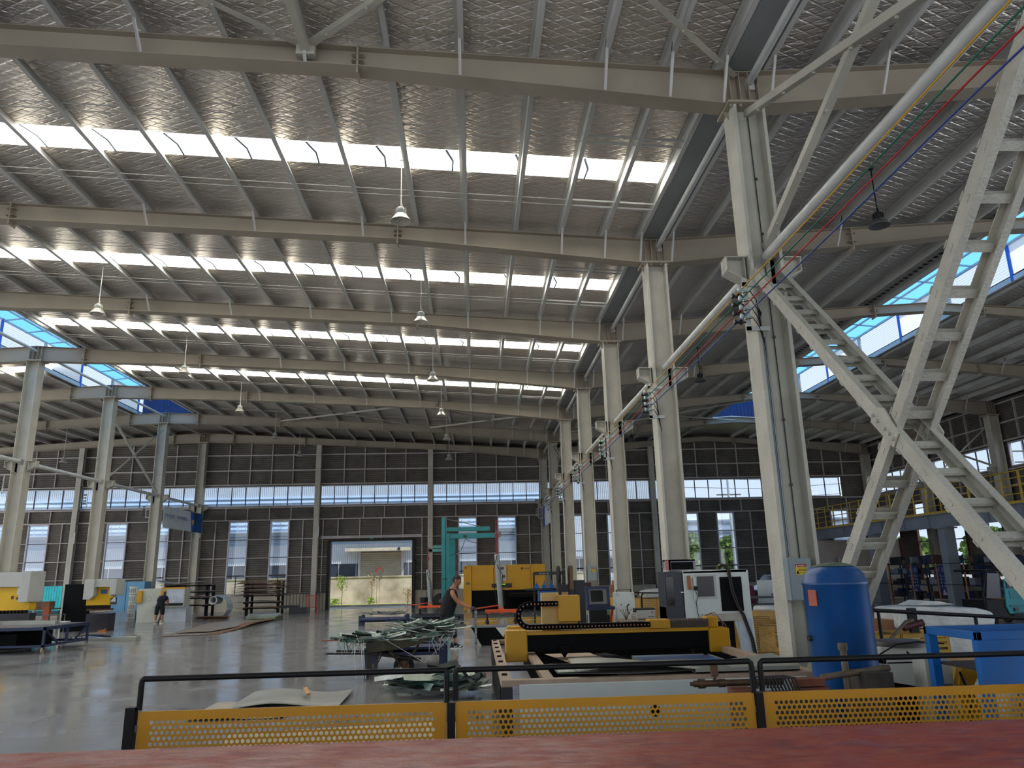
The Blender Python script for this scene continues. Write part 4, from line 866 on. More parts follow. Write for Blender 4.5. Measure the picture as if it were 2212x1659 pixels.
put('corner_plate',b,GRYM,t); b=B(); b.cyl((-.12,-.01,.97),(-.12,0,.97),.018,10); put('key_switch',b,MIDG,t); b=B(); b.tube([(.08,-.02,.98),(.02,-.05,.92),(.03,-.05,.8),(.08,-.03,.74)],.014,6); put('black_cable',b,BLK,t)
b=B(); b.bb(-.22,.1,1.27,-.2,.12,1.34); b.bb(.16,.1,1.27,.18,.12,1.34); b.bb(-.22,.1,1.33,.18,.12,1.345); put('top_bracket',b,BLK,t)
t=T('bench_instrument','pale grey bench instrument with red knob','instrument',(4.13,18.8,.68)); b=B(); b.bb(-.23,0,0,.23,.3,.22); put('case',b,GRYM,t,bevel=.006); b=B(); b.bb(-.25,.0,.2,.23,.3,.24); b.bb(-.26,-.01,.02,-.23,.3,.24); put('lid',b,DKG,t); b=B(); b.cyl((.15,-.02,.15),(.15,0,.15),.018,10); put('red_knob',b,REDP,t); b=B(); b.bb(.05,-.006,.03,.2,0,.05); put('lettering_strip',b,MIDG,t)
b=B(); b.bb(3.5,18.4,.62,4.95,19.4,.66); 
for x,y in ((3.55,18.45),(4.9,18.45),(3.55,19.35),(4.9,19.35)): b.bb(x-.03,y-.03,0,x+.03,y+.03,.62)
put('low_workbench',b,mat('bench_wood','8a7a66',.7,0,.2,3),label='low wooden bench behind the gantry carrying instruments',cat='bench')
t=T('plastic_rack','small white plastic basket of bits on the low bench','basket',(3.78,18.55,.66)); b=B()
for z in (0,.05,.1,.15): b.bb(-.08,-.06,z,.08,-.05,z+.02)
b.bb(-.08,-.06,0,-.07,.06,.18); b.bb(.07,-.06,0,.08,.06,.18); b.bb(-.08,.05,0,.08,.06,.18); put('basket',b,mat('ivory_plastic','c9c4b4',.5),t)
b=B()
for q in range(5): b.tube([(3.6,18.6,.66),(3.6+.03*(q-2),18.6,.8),(3.6+.07*(q-2),18.62,.92)],.008,5)
put('root_tools',b,mat('brown_rod','5e4a34',.7),label='bundle of brown rods standing on the low bench',cat='rods')
# blue-grey blade guard
b=B(); b.prism([(4.05,.9),(4.1,.95),(4.75,.72),(4.1,.72)],17.6,17.8); put('grey_cone_cover',b,mat('blue_grey_cover','5d6874',.5),label='sloping blue-grey sheet cover behind the right part of the gantry',cat='cover') if 0 else None
# reels
for i,(x,lab) in enumerate(((2.58,'tall dark grinding wheel reel on a stand, left of two'),(2.95,'open dark reel with brown belt, right of two'))):
    t=T('belt_reel',lab,'reel',(x,24,0)); b=B(); b.wheel((0,0,1.72),.3,.1,'X',28); put('wheel',b,mat('reel_dark','1e1a19',.6,.2,.2,8),t)
    b=B(); b.bb(-.06,-.2,0,.06,.2,1.5); put('stand',b,mat('reel_stand','2a2320',.6,0,.3,5),t)
    if i: b=B(); b.bb(-.05,-.32,1.3,.05,-.28,2.0); put('brown_belt',b,mat('belt_brown','6b4f35',.7),t)
b=B(); b.bb(3.08,24.1,0,3.42,24.5,1.57); put('dark_locker',b,mat('slate_grey','30343c',.4,.1,.1,2),bevel=.01,label='dark grey locker right of the belt reels',cat='cabinet')
t=T('tool_frame','dark steel frame with shelf of small blue vices','work frame',(2.1,25,0)); b=B()
for x in (-.22,.62):
    b.bb(x-.03,-.03,0,x+.03,.03,1.83)
b.bb(-.22,-.04,1.75,.7,.04,1.85); put('frame',b,DKG,t); b=B(); b.bb(-.5,-.3,1.28,.66,.3,1.33); put('shelf',b,mat('wet_dark_top','2a3138',.2,.3,.1,3),t); b=B(); b.bb(-.1,-.25,.85,.62,.2,1.27); put('blue_crate_front',b,BLU,t,bevel=.02)
text('frame_lettering','WC67Y-63',.07,(-.05,-.05,1.77),(PI/2,0,0),WHT,t,.002)
for i in range(3):
    t=T('bench_vice','small blue bench vice with orange handle on the dark shelf','vice',(1.95+i*.24,24.85,1.33),group='vices on the dark shelf'); b=B(); b.bb(-.07,-.05,0,.07,.05,.1); b.bb(-.03,-.03,.1,.03,.03,.16); put('body',b,BLU,t,bevel=.01); b=B(); b.cyl((0,0,.14),(.02,0,.24),.012,6,.02); put('handle',b,mat('rust_orange','9c4a20',.6),t)
# crates and boxes right of the white cabinet
def slatcrate(x,y,w,d,h,lab,z=0):
    t=T('slatted_crate',lab,'crate',(x,y,z)); b=B(); b.bb(-w/2,-d/2,0,w/2,d/2,h); put('panel',b,mat('tan_crate','b98a32',.6,0,.1,2),t); b=B()
    n_=int(h/.05)
    for i in range(n_): b.bb(-w/2+.05,-d/2-.006,.03+i*.05,-.03,-d/2-.001,.05+i*.05); b.bb(.03,-d/2-.006,.03+i*.05,w/2-.05,-d/2-.001,.05+i*.05)
    put('slots',b,mat('slot_pale','d6b478',.6),t); return t
slatcrate(5.35,23.2,1.0,.8,1.0,'tan slatted crate right of the white cabinet, nearer the viewer'); slatcrate(4.95,26.2,.7,.8,.95,'tan slatted crate behind, beside the fourth column')
b=B(); b.prism([(5.0,1.02),(5.9,1.02),(5.95,1.2),(5.6,1.28),(5.2,1.26),(4.98,1.2)],22.8,23.5); put('wrapped_bale',b,WRAP,bevel=.04,label='white plastic-wrapped bale on the tan slatted crate',cat='bale')
t=T('pipe_railing','black pipe guard rail in front of the tan crates','railing',(5.3,22.3,0)); b=B(); b.tube([(-.85,0,1.2),(.75,0,1.15)],.02,6); put('rail',b,BLK,t)
for x in (-.5,.1): b=B(); b.tube([(x,0,0),(x,0,1.1),(x+.05,0,1.18)],.025,6); put('post',b,BLK,t)
for i,(x,y,z0,w,h,m_) in enumerate(((3.28,27,1.15,.7,.25,DKG),(3.85,27,1.2,.4,.25,mat('maroon_box','34161c',.6)),(5.1,27,1.35,.5,.15,CARD),(5.05,27,1.2,.55,.15,CARD),(5.0,27,1.05,.6,.15,CARD))):
    b=B(); b.bb(x-w/2,y,z0,x+w/2,y+.4,z0+h); put(('storage_case','storage_case','cardboard_box','cardboard_box','cardboard_box')[i],b,m_,bevel=.006,label=('dark green-grey case on the shelf left of the fourth column','dark maroon case on the shelf beside the fourth column','flat cardboard box, topmost of the stack right of the column','flat cardboard box, middle of the stack right of the column','flat cardboard box, bottom of the stack right of the column')[i],cat='box')
t=T('storage_shelf','wooden storage shelf behind the navy console','shelf',(4.2,27.2,0)); b=B()
for z in (.5,1.0): b.bb(-1.5,-.3,z,1.5,.3,z+.05)
b.bb(-1.5,-.2,1.05,-.9,.2,1.15); b.bb(-.9,-.2,1.05,-.1,.2,1.2)
put('boards',b,WOOD,t); 
for x in (-1.48,0,1.48): b=B(); b.bb(x-.03,-.3,0,x+.03,.3,1.04); put('upright',b,mat('bench_wood','8a7a66',.7),t)
# ================================================================ LASER, BEDS, JIB CRANES
t=T('laser_cutter','large yellow enclosed sheet laser machine below the far windows','machine',(-.65,40,0))
b=B(); b.bb(0,0,0,.42,2.2,2.26); put('left_cabinet',b,YEL,t,bevel=.03,label='yellow side cabinet'); b=B(); b.bb(.42,.05,1.0,4.26,2.1,2.27); put('hood',b,YEL,t,bevel=.01)
b=B(); b.bb(.42,.12,0,4.9,2,1.0); b.bb(2.3,-2.5,.7,5.0,0.1,.86); put('black_bed',b,BLK2,t)
b=B(); b.bb(1.87,-.01,1.45,2.22,.05,2.24); put('white_panel',b,GRYM,t); b=B(); b.bb(1.9,-.015,2.02,2.1,-.01,2.16); b.bb(2.04,-.015,1.6,2.16,-.01,1.76); put('panel_screen',b,mat('brown_screen','6a4028',.4),t)
b=B(); b.bb(1.45,-.02,1.13,2.5,.05,1.33); put('display_bar',b,mat('black_green','0c1a12',.4),t); b=B(); b.bb(1.98,-.03,1.27,2.16,-.021,1.31); put('green_light',b,mat('status_green','7fe04a',.5,emit=1.2,var=0),t)
b=B(); b.cyl((.12,-.03,2.16),(.12,0.01,2.16),.05,12); b.bb(.14,-.01,1.3,.32,.01,1.42); put('fittings',b,MIDG,t)
b=B(); b.bb(3.5,.045,1.05,3.52,.05,2.24); b.bb(.43,.045,1.3,1.3,.05,1.305); put('seam',b,mat('seam_brown','6e4a10',.6),t)
b=B(); b.bb(3.0,.04,2.02,3.12,.05,2.11); put('logo_plate',b,BLK,t); text('logo_lettering','YAWEI',.1,(3.15,.045,2.03),(PI/2,0,0),BLK,t,.004)
b=B(); b.prism([(3.03,2.08),(3.06,2.04),(3.09,2.08),(3.07,2.08),(3.06,2.06),(3.05,2.08)],.03,.04); put('logo_mark',b,WHT,t)
b=B(); b.cyl((.2,.1,2.26),(.2,.1,2.4),.02,8); b.cyl((.2,.1,2.4),(.2,.1,2.46),.035,8); put('beacon',b,mat('beacon_orange','d98a5a',.4),t)
t=T('loading_table','low white and black loading table with reflective sheets','machine table',(-.15,20.6,0))
b=B(); b.prism([(0,0),(.28,0),(0,.47)],0,.02); b.prism([(0,0),(.35,0),(.35,.12),(0,.4)],.3,3.8); put('white_foot',b,mat('mint_white','c4d0cc',.4),t)
b=B(); b.prism([(0,.47),(.28,0),(2.3,0),(2.3,.47)],-.005,.03); b.bb(.2,.03,.1,2.3,3.5,.42); put('black_skirt',b,BLK2,t); b=B(); b.bb(-.02,-.02,.45,2.3,3.7,.49); put('table_top',b,mat('steel_edge','7d7f7f',.35,.6,.1,3),t)
b=B(); b.prism([(.65,.45),(.95,.45),(.85,.2)],-.02,0); put('white_corner',b,WHT,t)
MIR=mat('mirror_sheet','c4ccd8',.08,1,.05,1)
for i in range(6):
    b=B(); x=.06+(i%3)*.73; y=.4+(i//3)*1.6; b.bb(-.15+x,20.6+y,.492,-.15+x+.68,20.6+y+1.4,.50); put('polished_sheet',b,MIR,bevel=.01,label='polished reflective metal sheet lying on the low loading table',cat='metal sheet',group='polished sheets on the loading table')
t=T('post_fixture','worn white handle post standing at the corner of the loading table','post',(-.02,20.45,0)); b=B(); b.bb(-.03,-.03,0,.03,.03,.95); put('post',b,mat('scuffed_white','a8a59c',.6,0,.4,14,dark='4a4640'),t)
def jib(x,y,H,zb,L,lab,cab=True):
    t=T('jib_crane',lab,'jib crane',(x,y,0)); b=B(); b.bb(-.17,-.17,0,.0,.17,H); b.bb(.02,-.12,0,.2,.12,H*.84); b.bb(-.3,-.3,0,.3,.3,.03); put('mast',b,TEAL,t,bevel=.01)
    b=B(); b.bb(-.1,-.1,zb-.2,L,.1,zb+.02); put('boom',b,TEAL,t,bevel=.01); b=B(); b.bb(-.1,-.1,zb+.12,L-.35,.02,zb+.3); put('upper_boom',b,TEAL,t,bevel=.01)
    b=B(); b.beam((.0,0,H-.05),(L*.7,0,zb+.3),.03,.03); put('stay_rod',b,MIDG,t); b=B(); b.cyl((L-.02,-.13,zb-.05),(L-.02,.13,zb-.05),.16,14); put('end_wheel',b,MIDG,t)
    b=B(); b.bb(.8,-.11,zb-.15,.95,-.1,zb-.06); b.bb(-.1,-.18,1.62,.06,-.17,1.68); put('name_plate',b,DKG,t)
    b=B(); b.tube([(.9,0,zb-.2),(.7,0,zb-.7),(.3,0,zb-.9),(.1,0,zb-.95)],.012,5); b.tube([(.9,0,zb-.2),(1.1,0,zb-.35),(1.4,0,zb-.4)],.012,5); put('cable',b,BLK,t); return t
jib(-1.35,34,4.32,3.58,2.35,'tall teal jib crane with boom reaching right over the machines')
jib(-1.5,38,3.45,3.15,-.0+.3,'second teal crane mast with short boom behind the tall one') if 0 else None
t=T('jib_crane','shorter teal jib crane behind, its boom pointing left','jib crane',(-1.15,37.5,0)); b=B(); b.bb(-.15,-.15,0,.15,.15,3.5); put('mast',b,TEAL,t,bevel=.01); b=B(); b.bb(-1.15,-.1,2.93,.1,.1,3.06); b.bb(-.95,-.05,3.1,.1,.1,3.24); put('boom',b,mat('pale_teal','4f8f8c',.4),t,bevel=.01); b=B(); b.cyl((-1.1,-.1,3.0),(-1.1,.1,3.0),.12,12); put('end_wheel',b,MIDG,t)
def lifter(x,y,z,top,lab,sc=1,pole=PURL):
    t=T('vacuum_lifter',lab,'lifting device',(x,y,z)); b=B(); b.cyl((0,0,.12),(-.1*sc,0,top*.62),.075*sc,14); put('pole',b,mat('lifter_pole','8f9492',.4,.4,.1,3),t); b=B(); b.cyl((-.1*sc,0,top*.62),(-.1*sc,0,top*.78),.025,8); b.cyl((-.11*sc,0,top*.78),(-.1*sc,0,top),.02,8); b.bb(-.14*sc,-.04,top*.78,-.05*sc,.04,top*.84); put('red_hoist_chain',b,mat('hoist_red','7c1c1c',.5),t)
    b=B(); b.tube([(-.1,-.09,top*.6),(-.2,-.1,top*.45),(-.18,-.1,.6),(-.1,-.1,.2)],.01,5); b.tube([(-.1,-.09,top*.5),(.05,-.1,top*.4),(.06,-.1,.7),(.1,-.1,.2)],.01,5); put('hose',b,BLK,t)
    b=B(); b.bb(-.45*sc,-.25,.0,.5*sc,-.17,.07); b.bb(-.45*sc,.2,.0,.5*sc,.28,.07); b.bb(-.4*sc,-.3,-.02,-.32*sc,.3,.05); b.bb(.32*sc,-.3,-.02,.4*sc,.3,.05); b.beam((-.9*sc,-.2,.1),(-.05,-.1,.2),.04,.03); b.cyl((0,-.22,.06),(0,-.12,.06),.09*sc,16); put('suction_frame',b,ORG,t)
    for q in (-.4,.4):
        for y_ in (-.22,.22): b=B(); b.cyl((q*sc,y_,-.2),(q*sc,y_,-.0),.02,8); b.cyl((q*sc,y_,-.255),(q*sc,y_,-.2),.06,12,.03); put('suction_cup',b,BLK,t)
    b=B(); b.bb(-.95*sc,-.27,.02,-.88*sc,-.15,.18); put('handle_box',b,mat('handle_grey','9a9a8c',.5),t); return t
lifter(.70,22,.76,2.6,'grey lifter pole with orange suction frame held by the worker')
lifter(-1.95,33.0,.5,2.5,'second lifter with orange frame standing left of the teal mast',1.1)
t=T('fan_reel','round black cable reel on the floor by the far wall left of the mast','reel',(-2.0,43.5,0)); b=B(); b.wheel((0,0,.42),.42,.14,'Y',24); put('reel',b,mat('reel_dark','1e1a19',.6,.2,.2,8),t); b=B(); b.wheel((0,-.08,.42),.12,.04,'Y',12); put('hub',b,MIDG,t)
t=T('grey_bin','small ribbed grey bin at the foot of the far wall right of the doorway','bin',(-3.0,44.6,0)); b=B(); b.cyl((0,0,0),(0,0,.6),.18,10,.25); put('bucket',b,DKG,t)
# blue steel pallets
def pallet(x,y,w,d,h,lab,m_=NAVY,tube=False):
    t=T('steel_pallet',lab,'steel pallet',(x,y,0)); b=B()
    if tube: b.cyl((-w/2,-d/2,h-.09),(w/2,-d/2,h-.09),.09,12); b.bb(-w/2,-d/2,h-.12,w/2,d/2,h-.05)
    else: b.bb(-w/2,-d/2,h-.16,w/2,-d/2+.1,h); b.bb(-w/2,d/2-.1,h-.16,w/2,d/2,h); b.bb(-w/2,-d/2,h-.1,w/2,d/2,h-.04)
    put('deck',b,m_,t,bevel=.008)
    for sx in (-1,1):
        for sy in (-1,1): b=B(); b.bb(sx*w/2-.06,sy*(d/2-.05)-.06,0,sx*w/2+.06,sy*(d/2-.05)+.06,h+(.06 if tube else 0)); put('foot',b,m_,t)
    return t
pallet(-3.6,30.7,1.75,.9,.3,'low blue steel pallet with wire offcuts, beyond the wheelbarrow',tube=True); pallet(-1.45,16.6,1.5,1.3,.42,'blue steel pallet on the floor behind the wheelbarrow'); pallet(-1.5,29.5,1.9,1.0,.35,'dark steel pallet left of the worker',mat('dark_pallet','14182a',.5))
pallet(-1.95,33.0,1.2,.9,.24,'small dark pallet under the second orange lifter frame',mat('dark_pallet','14182a',.5))
def strips(n_,cx,cy,cz,lx,ly,mats,name,lab,seed,wid=(.01,.05),curl=.12,drop=0,kind='stuff',sx=1,zs=.09):
    r=random.Random(seed); b=B()
    for i in range(n_):
        b.mt(i%len(mats)); a=r.gauss(0,.35)+(PI if r.random()<.5 else 0); L=r.uniform(.35,1)*lx; x=cx+r.uniform(-.4,.4)*lx; y=cy+r.uniform(-.5,.5)*ly; z=cz+r.uniform(0,zs)+drop*abs(x-cx); tl=r.uniform(-.18,.18)*zs*4; w_=r.uniform(*wid); c=r.uniform(-curl,curl); pts=[]
        for k in range(7):
            u=k/6-.5; pts.append(Vector((x+math.cos(a)*u*L*sx,y+math.sin(a)*u*L+c*u*u,z+abs(c)*u*u*.8+tl*u+r.uniform(-.004,.004))))
        n=Vector((-math.sin(a),math.cos(a),r.uniform(-1.3,1.3))).normalized()*w_/2; vs=[]
        for p in pts: vs+=[p-n,p+n]
        b.add(vs,[(2*k,2*k+1,2*k+3,2*k+2) for k in range(6)])
    return put(name,b,mats,label=lab,cat='scrap',kind=kind)
SM=[mat('pale_strip','c3cbc6',.35,.25,.12,6),mat('greenish_strip','86a094',.4,.2,.2,5),mat('cream_strip','d4dcc6',.5,.1,.1,5),mat('green_film_strip','3f6a5e',.5,.1,.2,5),mat('dark_strip','2c3432',.5,.3,.2,5)]
strips(190,-1.6,14.75,.66,1.4,.5,SM,'metal_strips','tangle of greenish metal strip offcuts heaped on the wheelbarrow',5,(.015,.065),curl=.32,zs=.1)
strips(100,-.95,14.75,.75,1.0,.5,SM,'metal_strips','raised heap of strip offcuts at the wheel end of the wheelbarrow',6,(.015,.055),curl=.35,zs=.2)
b=B(); r=random.Random(9)
for i in range(46):
    right=i%3==0; x=(-.55 if right else -2.3)+r.uniform(-.25,.22); y=14.8+r.uniform(-.3,.3); z0=.86 if right else .76; L=r.uniform(.15,.45); pts=[(x,y,z0),(x+r.uniform(-.08,.08),y-.05,z0+.03),(x+r.uniform(-.15,.1),y-.08,z0-L*.5),(x+r.uniform(-.12,.12),y-.06,z0-L)]
    b.mt(i%3); b.tube(pts,r.choice((.004,.006,.009)),4)
for x,d in ((-2.12,.7),(-2.25,.72),(-2.08,.74)): b.mt(0); b.tube([(x,14.5,.76),(x+.03,14.46,.4),(x+.07,14.45,.03)],.006,5)
b.tube([(-1.75,14.45,.74),(-.95,14.4,.28),(-.5,14.42,.7)],.008,5)
put('metal_strips',b,[ALU,mat('greenish_strip','5c7468',.4),mat('cream_strip','c6cfb4',.5)],label='curled strips hanging down from both ends of the wheelbarrow load',cat='scrap',kind='stuff')
strips(110,-.75,12.7,.1,1.15,.9,SM,'metal_scrap','heap of shiny metal offcuts on the floor behind the fence post',8,(.04,.15),.15,zs=.22); strips(60,-.2,12.4,.1,.55,.7,SM,'metal_scrap','pile of bent offcuts just left of the cutting table leg',18,(.03,.12),.2,zs=.2)
b=B(); r=random.Random(4)
for i in range(26):
    x=-3.7+r.uniform(-.5,.6); b.mt(i%2); a=r.uniform(-.5,.5); pts=[(x+(u-.5)*1.1,30.6+math.sin(a)*(u-.5),.36+abs(r.gauss(0,.06))+.25*(u-.5)**2*r.random()*2) for u in (0,.2,.4,.6,.8,1)]; b.tube(pts,.006,4)
put('wire_offcuts',b,[ALU,DKG],label='bundle of thin wires lying on the low blue pallet',cat='scrap',kind='stuff')
# wheelbarrow
t=T('wheelbarrow','olive steel wheelbarrow loaded with metal strips','wheelbarrow',(-1.45,14.8,0))
OLV=mat('olive_rusty','4a4632',.7,.1,.35,5,dark='2e2a1e'); b=B(); b.prism([(-.56,.46),(.1,.52),(.5,.62),(.58,.82),(-.6,.70)],-.3,.3); put('tub',b,OLV,t,bevel=.01)
for y in (-.27,.2): b=B(); b.tube([(-1.3 if y<0 else -1.2,y,.47),(-.55,y,.45),(.4,y*.5,.3)],.018,8); put('handle',b,mat('handle_brown','2c1c18',.6),t)
b=B(); b.wheel((.09,0,.19),.19,.06,'Y',24); w_=put('wheel',b,mat('dirty_tyre','1e1512',.85,0,.3,10),t); b=B(); b.wheel((.09,-.005,.19),.11,.065,'Y',16); put('hub',b,RUST,w_)
for x,y in ((-.55,-.25),(-.55,.25)): b=B(); b.beam((x,y,.46),(x+.01,y,0),.035,.035); b.beam((x+.02,y,.05),(x+.25,y,.46),.03,.02); put('leg',b,OLV,t)
for y in (-.12,.12): b=B(); b.beam((-.2,y,.5),(.06,y*.5,.19),.05,.03); b.beam((.35,y,.55),(.12,y*.5,.19),.05,.03); put('fork',b,OLV,t)
b=B(); b.bb(-2.85,14.6,.68,-2.45,14.68,.70); put('stick',b,mat('red_brown_wood','8a4a34',.7),label='short reddish stick poking from the left of the strip heap',cat='stick')
# floor sheets near the fence
FS=mat('dull_sheet','8d8e88',.45,.3,.15,1.5)
wavy('steel_sheet',-3.6,-2.0,11.6,13.1,.02,.07,FS,'curved thin sheet lying on the floor behind the left fence panel',ph=-1)
wavy('steel_sheet',-3.9,-2.6,10.9,12.2,.01,.03,mat('tan_edge_sheet','a09684',.5,.1,.1,2),'tan-edged sheet under the curved one behind the left fence panel')
b=B(); b.box((-2.62,12.4,.13),(.06,.36,.03),rz=.35,rx=.12); put('wood_offcut',b,mat('pale_wood','c9985e',.7,0,.2,5,stretch=(8,1,1)),label='short pale wood batten lying on the curved floor sheet',cat='wood offcut')
# stacked sheets behind fence seen through holes
b=B()
for i in range(7): b.box((-1.2,7.4,.08+i*.05),(2.2,1.2,.02),rz=.02*i)
put('sheet_pack',b,mat('cream_board','b0a58c',.6),label='low pack of cream sheets behind the left perforated panel',cat='sheet pack')
# ================================================================ LEFT SIDE
t=T('trolley','long navy steel trolley with braced end and castors','trolley',(-11.7,21.8,0))
b=B(); b.bb(-5.2,0,.60,0,.06,.68); b.bb(-5.2,2.34,.60,0,2.4,.68); b.bb(-.06,0,.60,0,2.4,.68); b.bb(-5.2,0,.16,0,.06,.22); b.bb(-.06,0,.16,0,2.4,.22); b.bb(-5.2,2.34,.16,0,2.4,.22)
for y in (0,1.17,2.34):
    for x in (-.06,-1.7,-3.4,-5.2): b.bb(x,y,.2,x+.06,y+.06,.66)
b.beam((-.03,.06,.62),(-.03,.8,.2),.04,.04); b.beam((-.03,2.36,.62),(-.03,1.6,.2),.04,.04); put('frame',b,NAVY,t,bevel=.004)
b=B(); b.bb(-5.1,.03,.66,-.1,2.3,.69); put('top_plate',b,mat('worn_top','6e6a6a',.35,.4,.2,2),t)
b=B(); b.bb(-4.8,.3,.1,-.9,2.1,.5); put('lower_box',b,BLK2,t)
for x in (-.03,-2.6,-5.1):
    for y in (.03,2.37): b=B(); b.wheel((x,y,.08),.08,.045,'X',16); w_=put('castor',b,mat('castor_cream','a09a84',.6),t); b=B(); b.bb(x-.03,y-.03,.09,x+.03,y+.03,.17); put('castor_fork',b,NAVY,w_)
for i,(x0,x1,y,z,h,m_,l) in enumerate(((-13.7,-12.2,23.2,.69,.09,PALS,'pale olive channel profile lying on the navy trolley'),(-15.0,-13.0,23.9,.69,.08,FS,'longer grey profile at the back of the navy trolley'),(-13.1,-12.3,24.0,.69,.03,WHT,'thin white strip on the navy trolley'))):
    b=B(); b.bb(x0,y,z,x1,y+.25,z+h); put('metal_profile',b,m_,label=l,cat='profile')
def brake(x,y,W_,lab,small=False):
    t=T('press_brake',lab,'press brake',(x,y,0)); h=W_/2
    if not small:
        b=B(); b.bb(-h,.1,1.0,h-.1,.5,1.85); put('yellow_ram',b,mat('lit_yellow_ram','e6b408',.42,0,.05,1.5),t,bevel=.01,label='yellow ram plate'); b=B(); b.bb(-h,-.05,1.75,h-.32,.7,2.22); put('top_cover',b,GRYM,t,bevel=.01)  # ram yellow raised to stand in for stronger light on the left
        b=B(); b.bb(h-.34,-.25,1.26,h,.7,2.24); put('side_cover',b,GRYM,t,bevel=.02); b=B(); b.bb(-h,.0,.2,h,.4,.9); b.bb(-h,.2,0,h,.6,.3); put('bed',b,DKG,t)
        b=B(); b.bb(h-.6,.08,1.5,h-.42,.1,1.74); put('pale_plate',b,WHT,t); b=B(); b.bb(h-.78,.09,1.36,h-.7,.1,1.46); b.bb(h-.6,.09,1.34,h-.5,.1,1.42); put('stickers',b,mat('sticker_dark','5a2a2a',.5),t)
        z=1.0
    else:
        b=B(); b.prism([(-h,.97),(h-.1,.97),(h-.1,1.7),(-h+.4,1.7),(-h+.4,1.35),(-h,1.2)],.1,.4); put('yellow_ram',b,mat('lit_yellow_ram','e6b408',.42,0,.05,1.5),t,bevel=.005,label='yellow ram plate'); b=B(); b.bb(-h+.1,-.12,1.66,h-.1,.6,1.96); put('top_cover',b,GRYM,t,bevel=.01)
        b=B(); b.prism([(-h,1.2),(-h+.25,1.2),(-h+.38,1.32),(-h+.38,1.96),(-h,1.96)],-.2,.6); put('side_cover',b,GRYM,t,bevel=.01); b=B(); b.bb(h-.14,-.15,1.32,h+.1,.6,1.96); put('side_cover',b,GRYM,t,bevel=.01)
        b=B(); b.bb(-h+.15,-.1,0,h-.1,.5,.66); put('bed',b,mat('dark_violet_grey','2b2833',.5),t,bevel=.01); b=B(); b.bb(-.02,.09,1.4,.22,.1,1.56); put('blue_plate',b,mat('plate_blue','3a6cab',.5),t); z=.97
    n_=int(W_/.13)
    for i in range(n_): b=B(); xx=-h+.06+i*(W_-.2)/n_; b.prism([(xx-.03,z),(xx+.03,z),(xx+.02,z-.09),(xx+.035,z-.14),(xx-.01,z-.1)],.1,.3); put('clamp',b,BLK,t)
    b=B(); b.bb(-h,.2,z-.2,h-.1,.26,z-.12); put('punch_bar',b,RUST,t); return t
_b=brake(-15.95,26.25,2.85,'large yellow and grey press brake at the left edge of the picture'); _b.scale=(.907,.95,1); brake(-14.72,31,1.1,'smaller yellow and grey press brake beside the black panel',True)
b=B(); b.box((-14.45,30.55,.72),(.8,.5,.02),rz=.1,ry=-.06); put('bright_sheet',b,MIR,label='bright sheet held in front of the smaller press brake',cat='metal sheet')
t=T('foot_pedal','orange foot pedal on the floor by the smaller press brake','pedal',(-14.35,30.7,0)); b=B(); b.bb(-.13,-.08,0,.13,.08,.05); b.prism([(-.02,.05),(.13,.05),(.12,.11)],-.06,.06); put('pedal',b,mat('pedal_orange','b86a20',.6),t)
t=T('swing_panel','swing-arm operator panel at the right of the smaller press brake','control panel',(-14.12,30.8,1.0)); b=B(); b.bb(-.08,-.05,.0,.14,.05,.24); put('box',b,mat('dark_lilac','4a4652',.5),t,bevel=.01); b=B(); b.prism([(-.08,.1),(.1,.3),(.14,.1)],-.055,-.05); put('face',b,WHT,t); b=B(); b.tube([(-.1,0,.35),(.1,0,.36),(.12,0,.24)],.012,6); put('arm',b,BLK,t)
b=B(); b.bb(-16.25,31.3,0,-15.25,31.42,1.79); put('black_cabinet',b,BLK2,bevel=.005,label='tall plain black sheet panel between the two press brakes',cat='panel')
t=T('teal_fabric_screen','bright cyan pleated sheet screen behind the black panel','screen',(-17.85,33,0)); b=B()
for i in range(24): b.bb(-.62+i*.052,-.01*(i%2)-.02,.75,-.57+i*.052,.02,1.73)
put('sheet',b,mat('cyan_sheet','20c6d0',.35,0,.15,4),t); b=B(); b.bb(-.7,-.06,.55,.6,.06,.75); b.bb(-.65,0,0,-.6,.04,1.7); b.bb(.55,0,0,.6,.04,1.7); put('frame',b,mat('dark_teal_frame','14444e',.5),t)
t=T('blue_machine','plain light blue machine cabinet behind the patterned tube','machine',(-16.5,37.5,0)); b=B(); b.bb(-.75,0,0,-.12,.8,1.84); b.bb(-.1,0,0,.72,.8,1.84); put('panel',b,mat('sky_blue_panel','5a8fb4',.45,0,.08,1),t,bevel=.01); b=B(); b.bb(-.75,-.35,0,.4,-.02,.5); put('lower_cover',b,mat('pale_slate_blue','6b8298',.5),t,bevel=.01)
t=T('patterned_tube','tall white perforated tube standing on end on the floor','tube',(-14.28,32.9,0)); b=B(); b.lathe((0,0,0),[(.0,0),(.155,0),(.155,1.64),(.14,1.64),(.14,1.5),(0,1.5)],24); put('tube',b,mat('offwhite_tube','b4b6ae',.5,0,.1,6),t)
b=B()
for k in range(1,5): b.lathe((0,0,k*.33),[(.156,-.008),(.158,0),(.156,.008)],24)
put('band',b,MIDG,t); b=B()
for k in range(5):
    for j in range(5): a=-PI/2+(j-2)*.42; b.box((math.cos(a)*.157,math.sin(a)*.157,.33*k+.16),(.03,.004,.16),rz=a+PI/2)
put('cut_pattern',b,mat('cut_dark','7a7d78',.6),t)
t=T('plate_shear','long cream plate shear with yellow side box','shear machine',(-15.6,36.5,0)); b=B(); b.prism([(0,0),(.95,0),(1.2,.65),(2.1,.66),(2.1,1.5),(0,1.5)],0,.7); put('body',b,mat('cream_machine','b9bcae',.5,0,.06,1.5),t,bevel=.01)
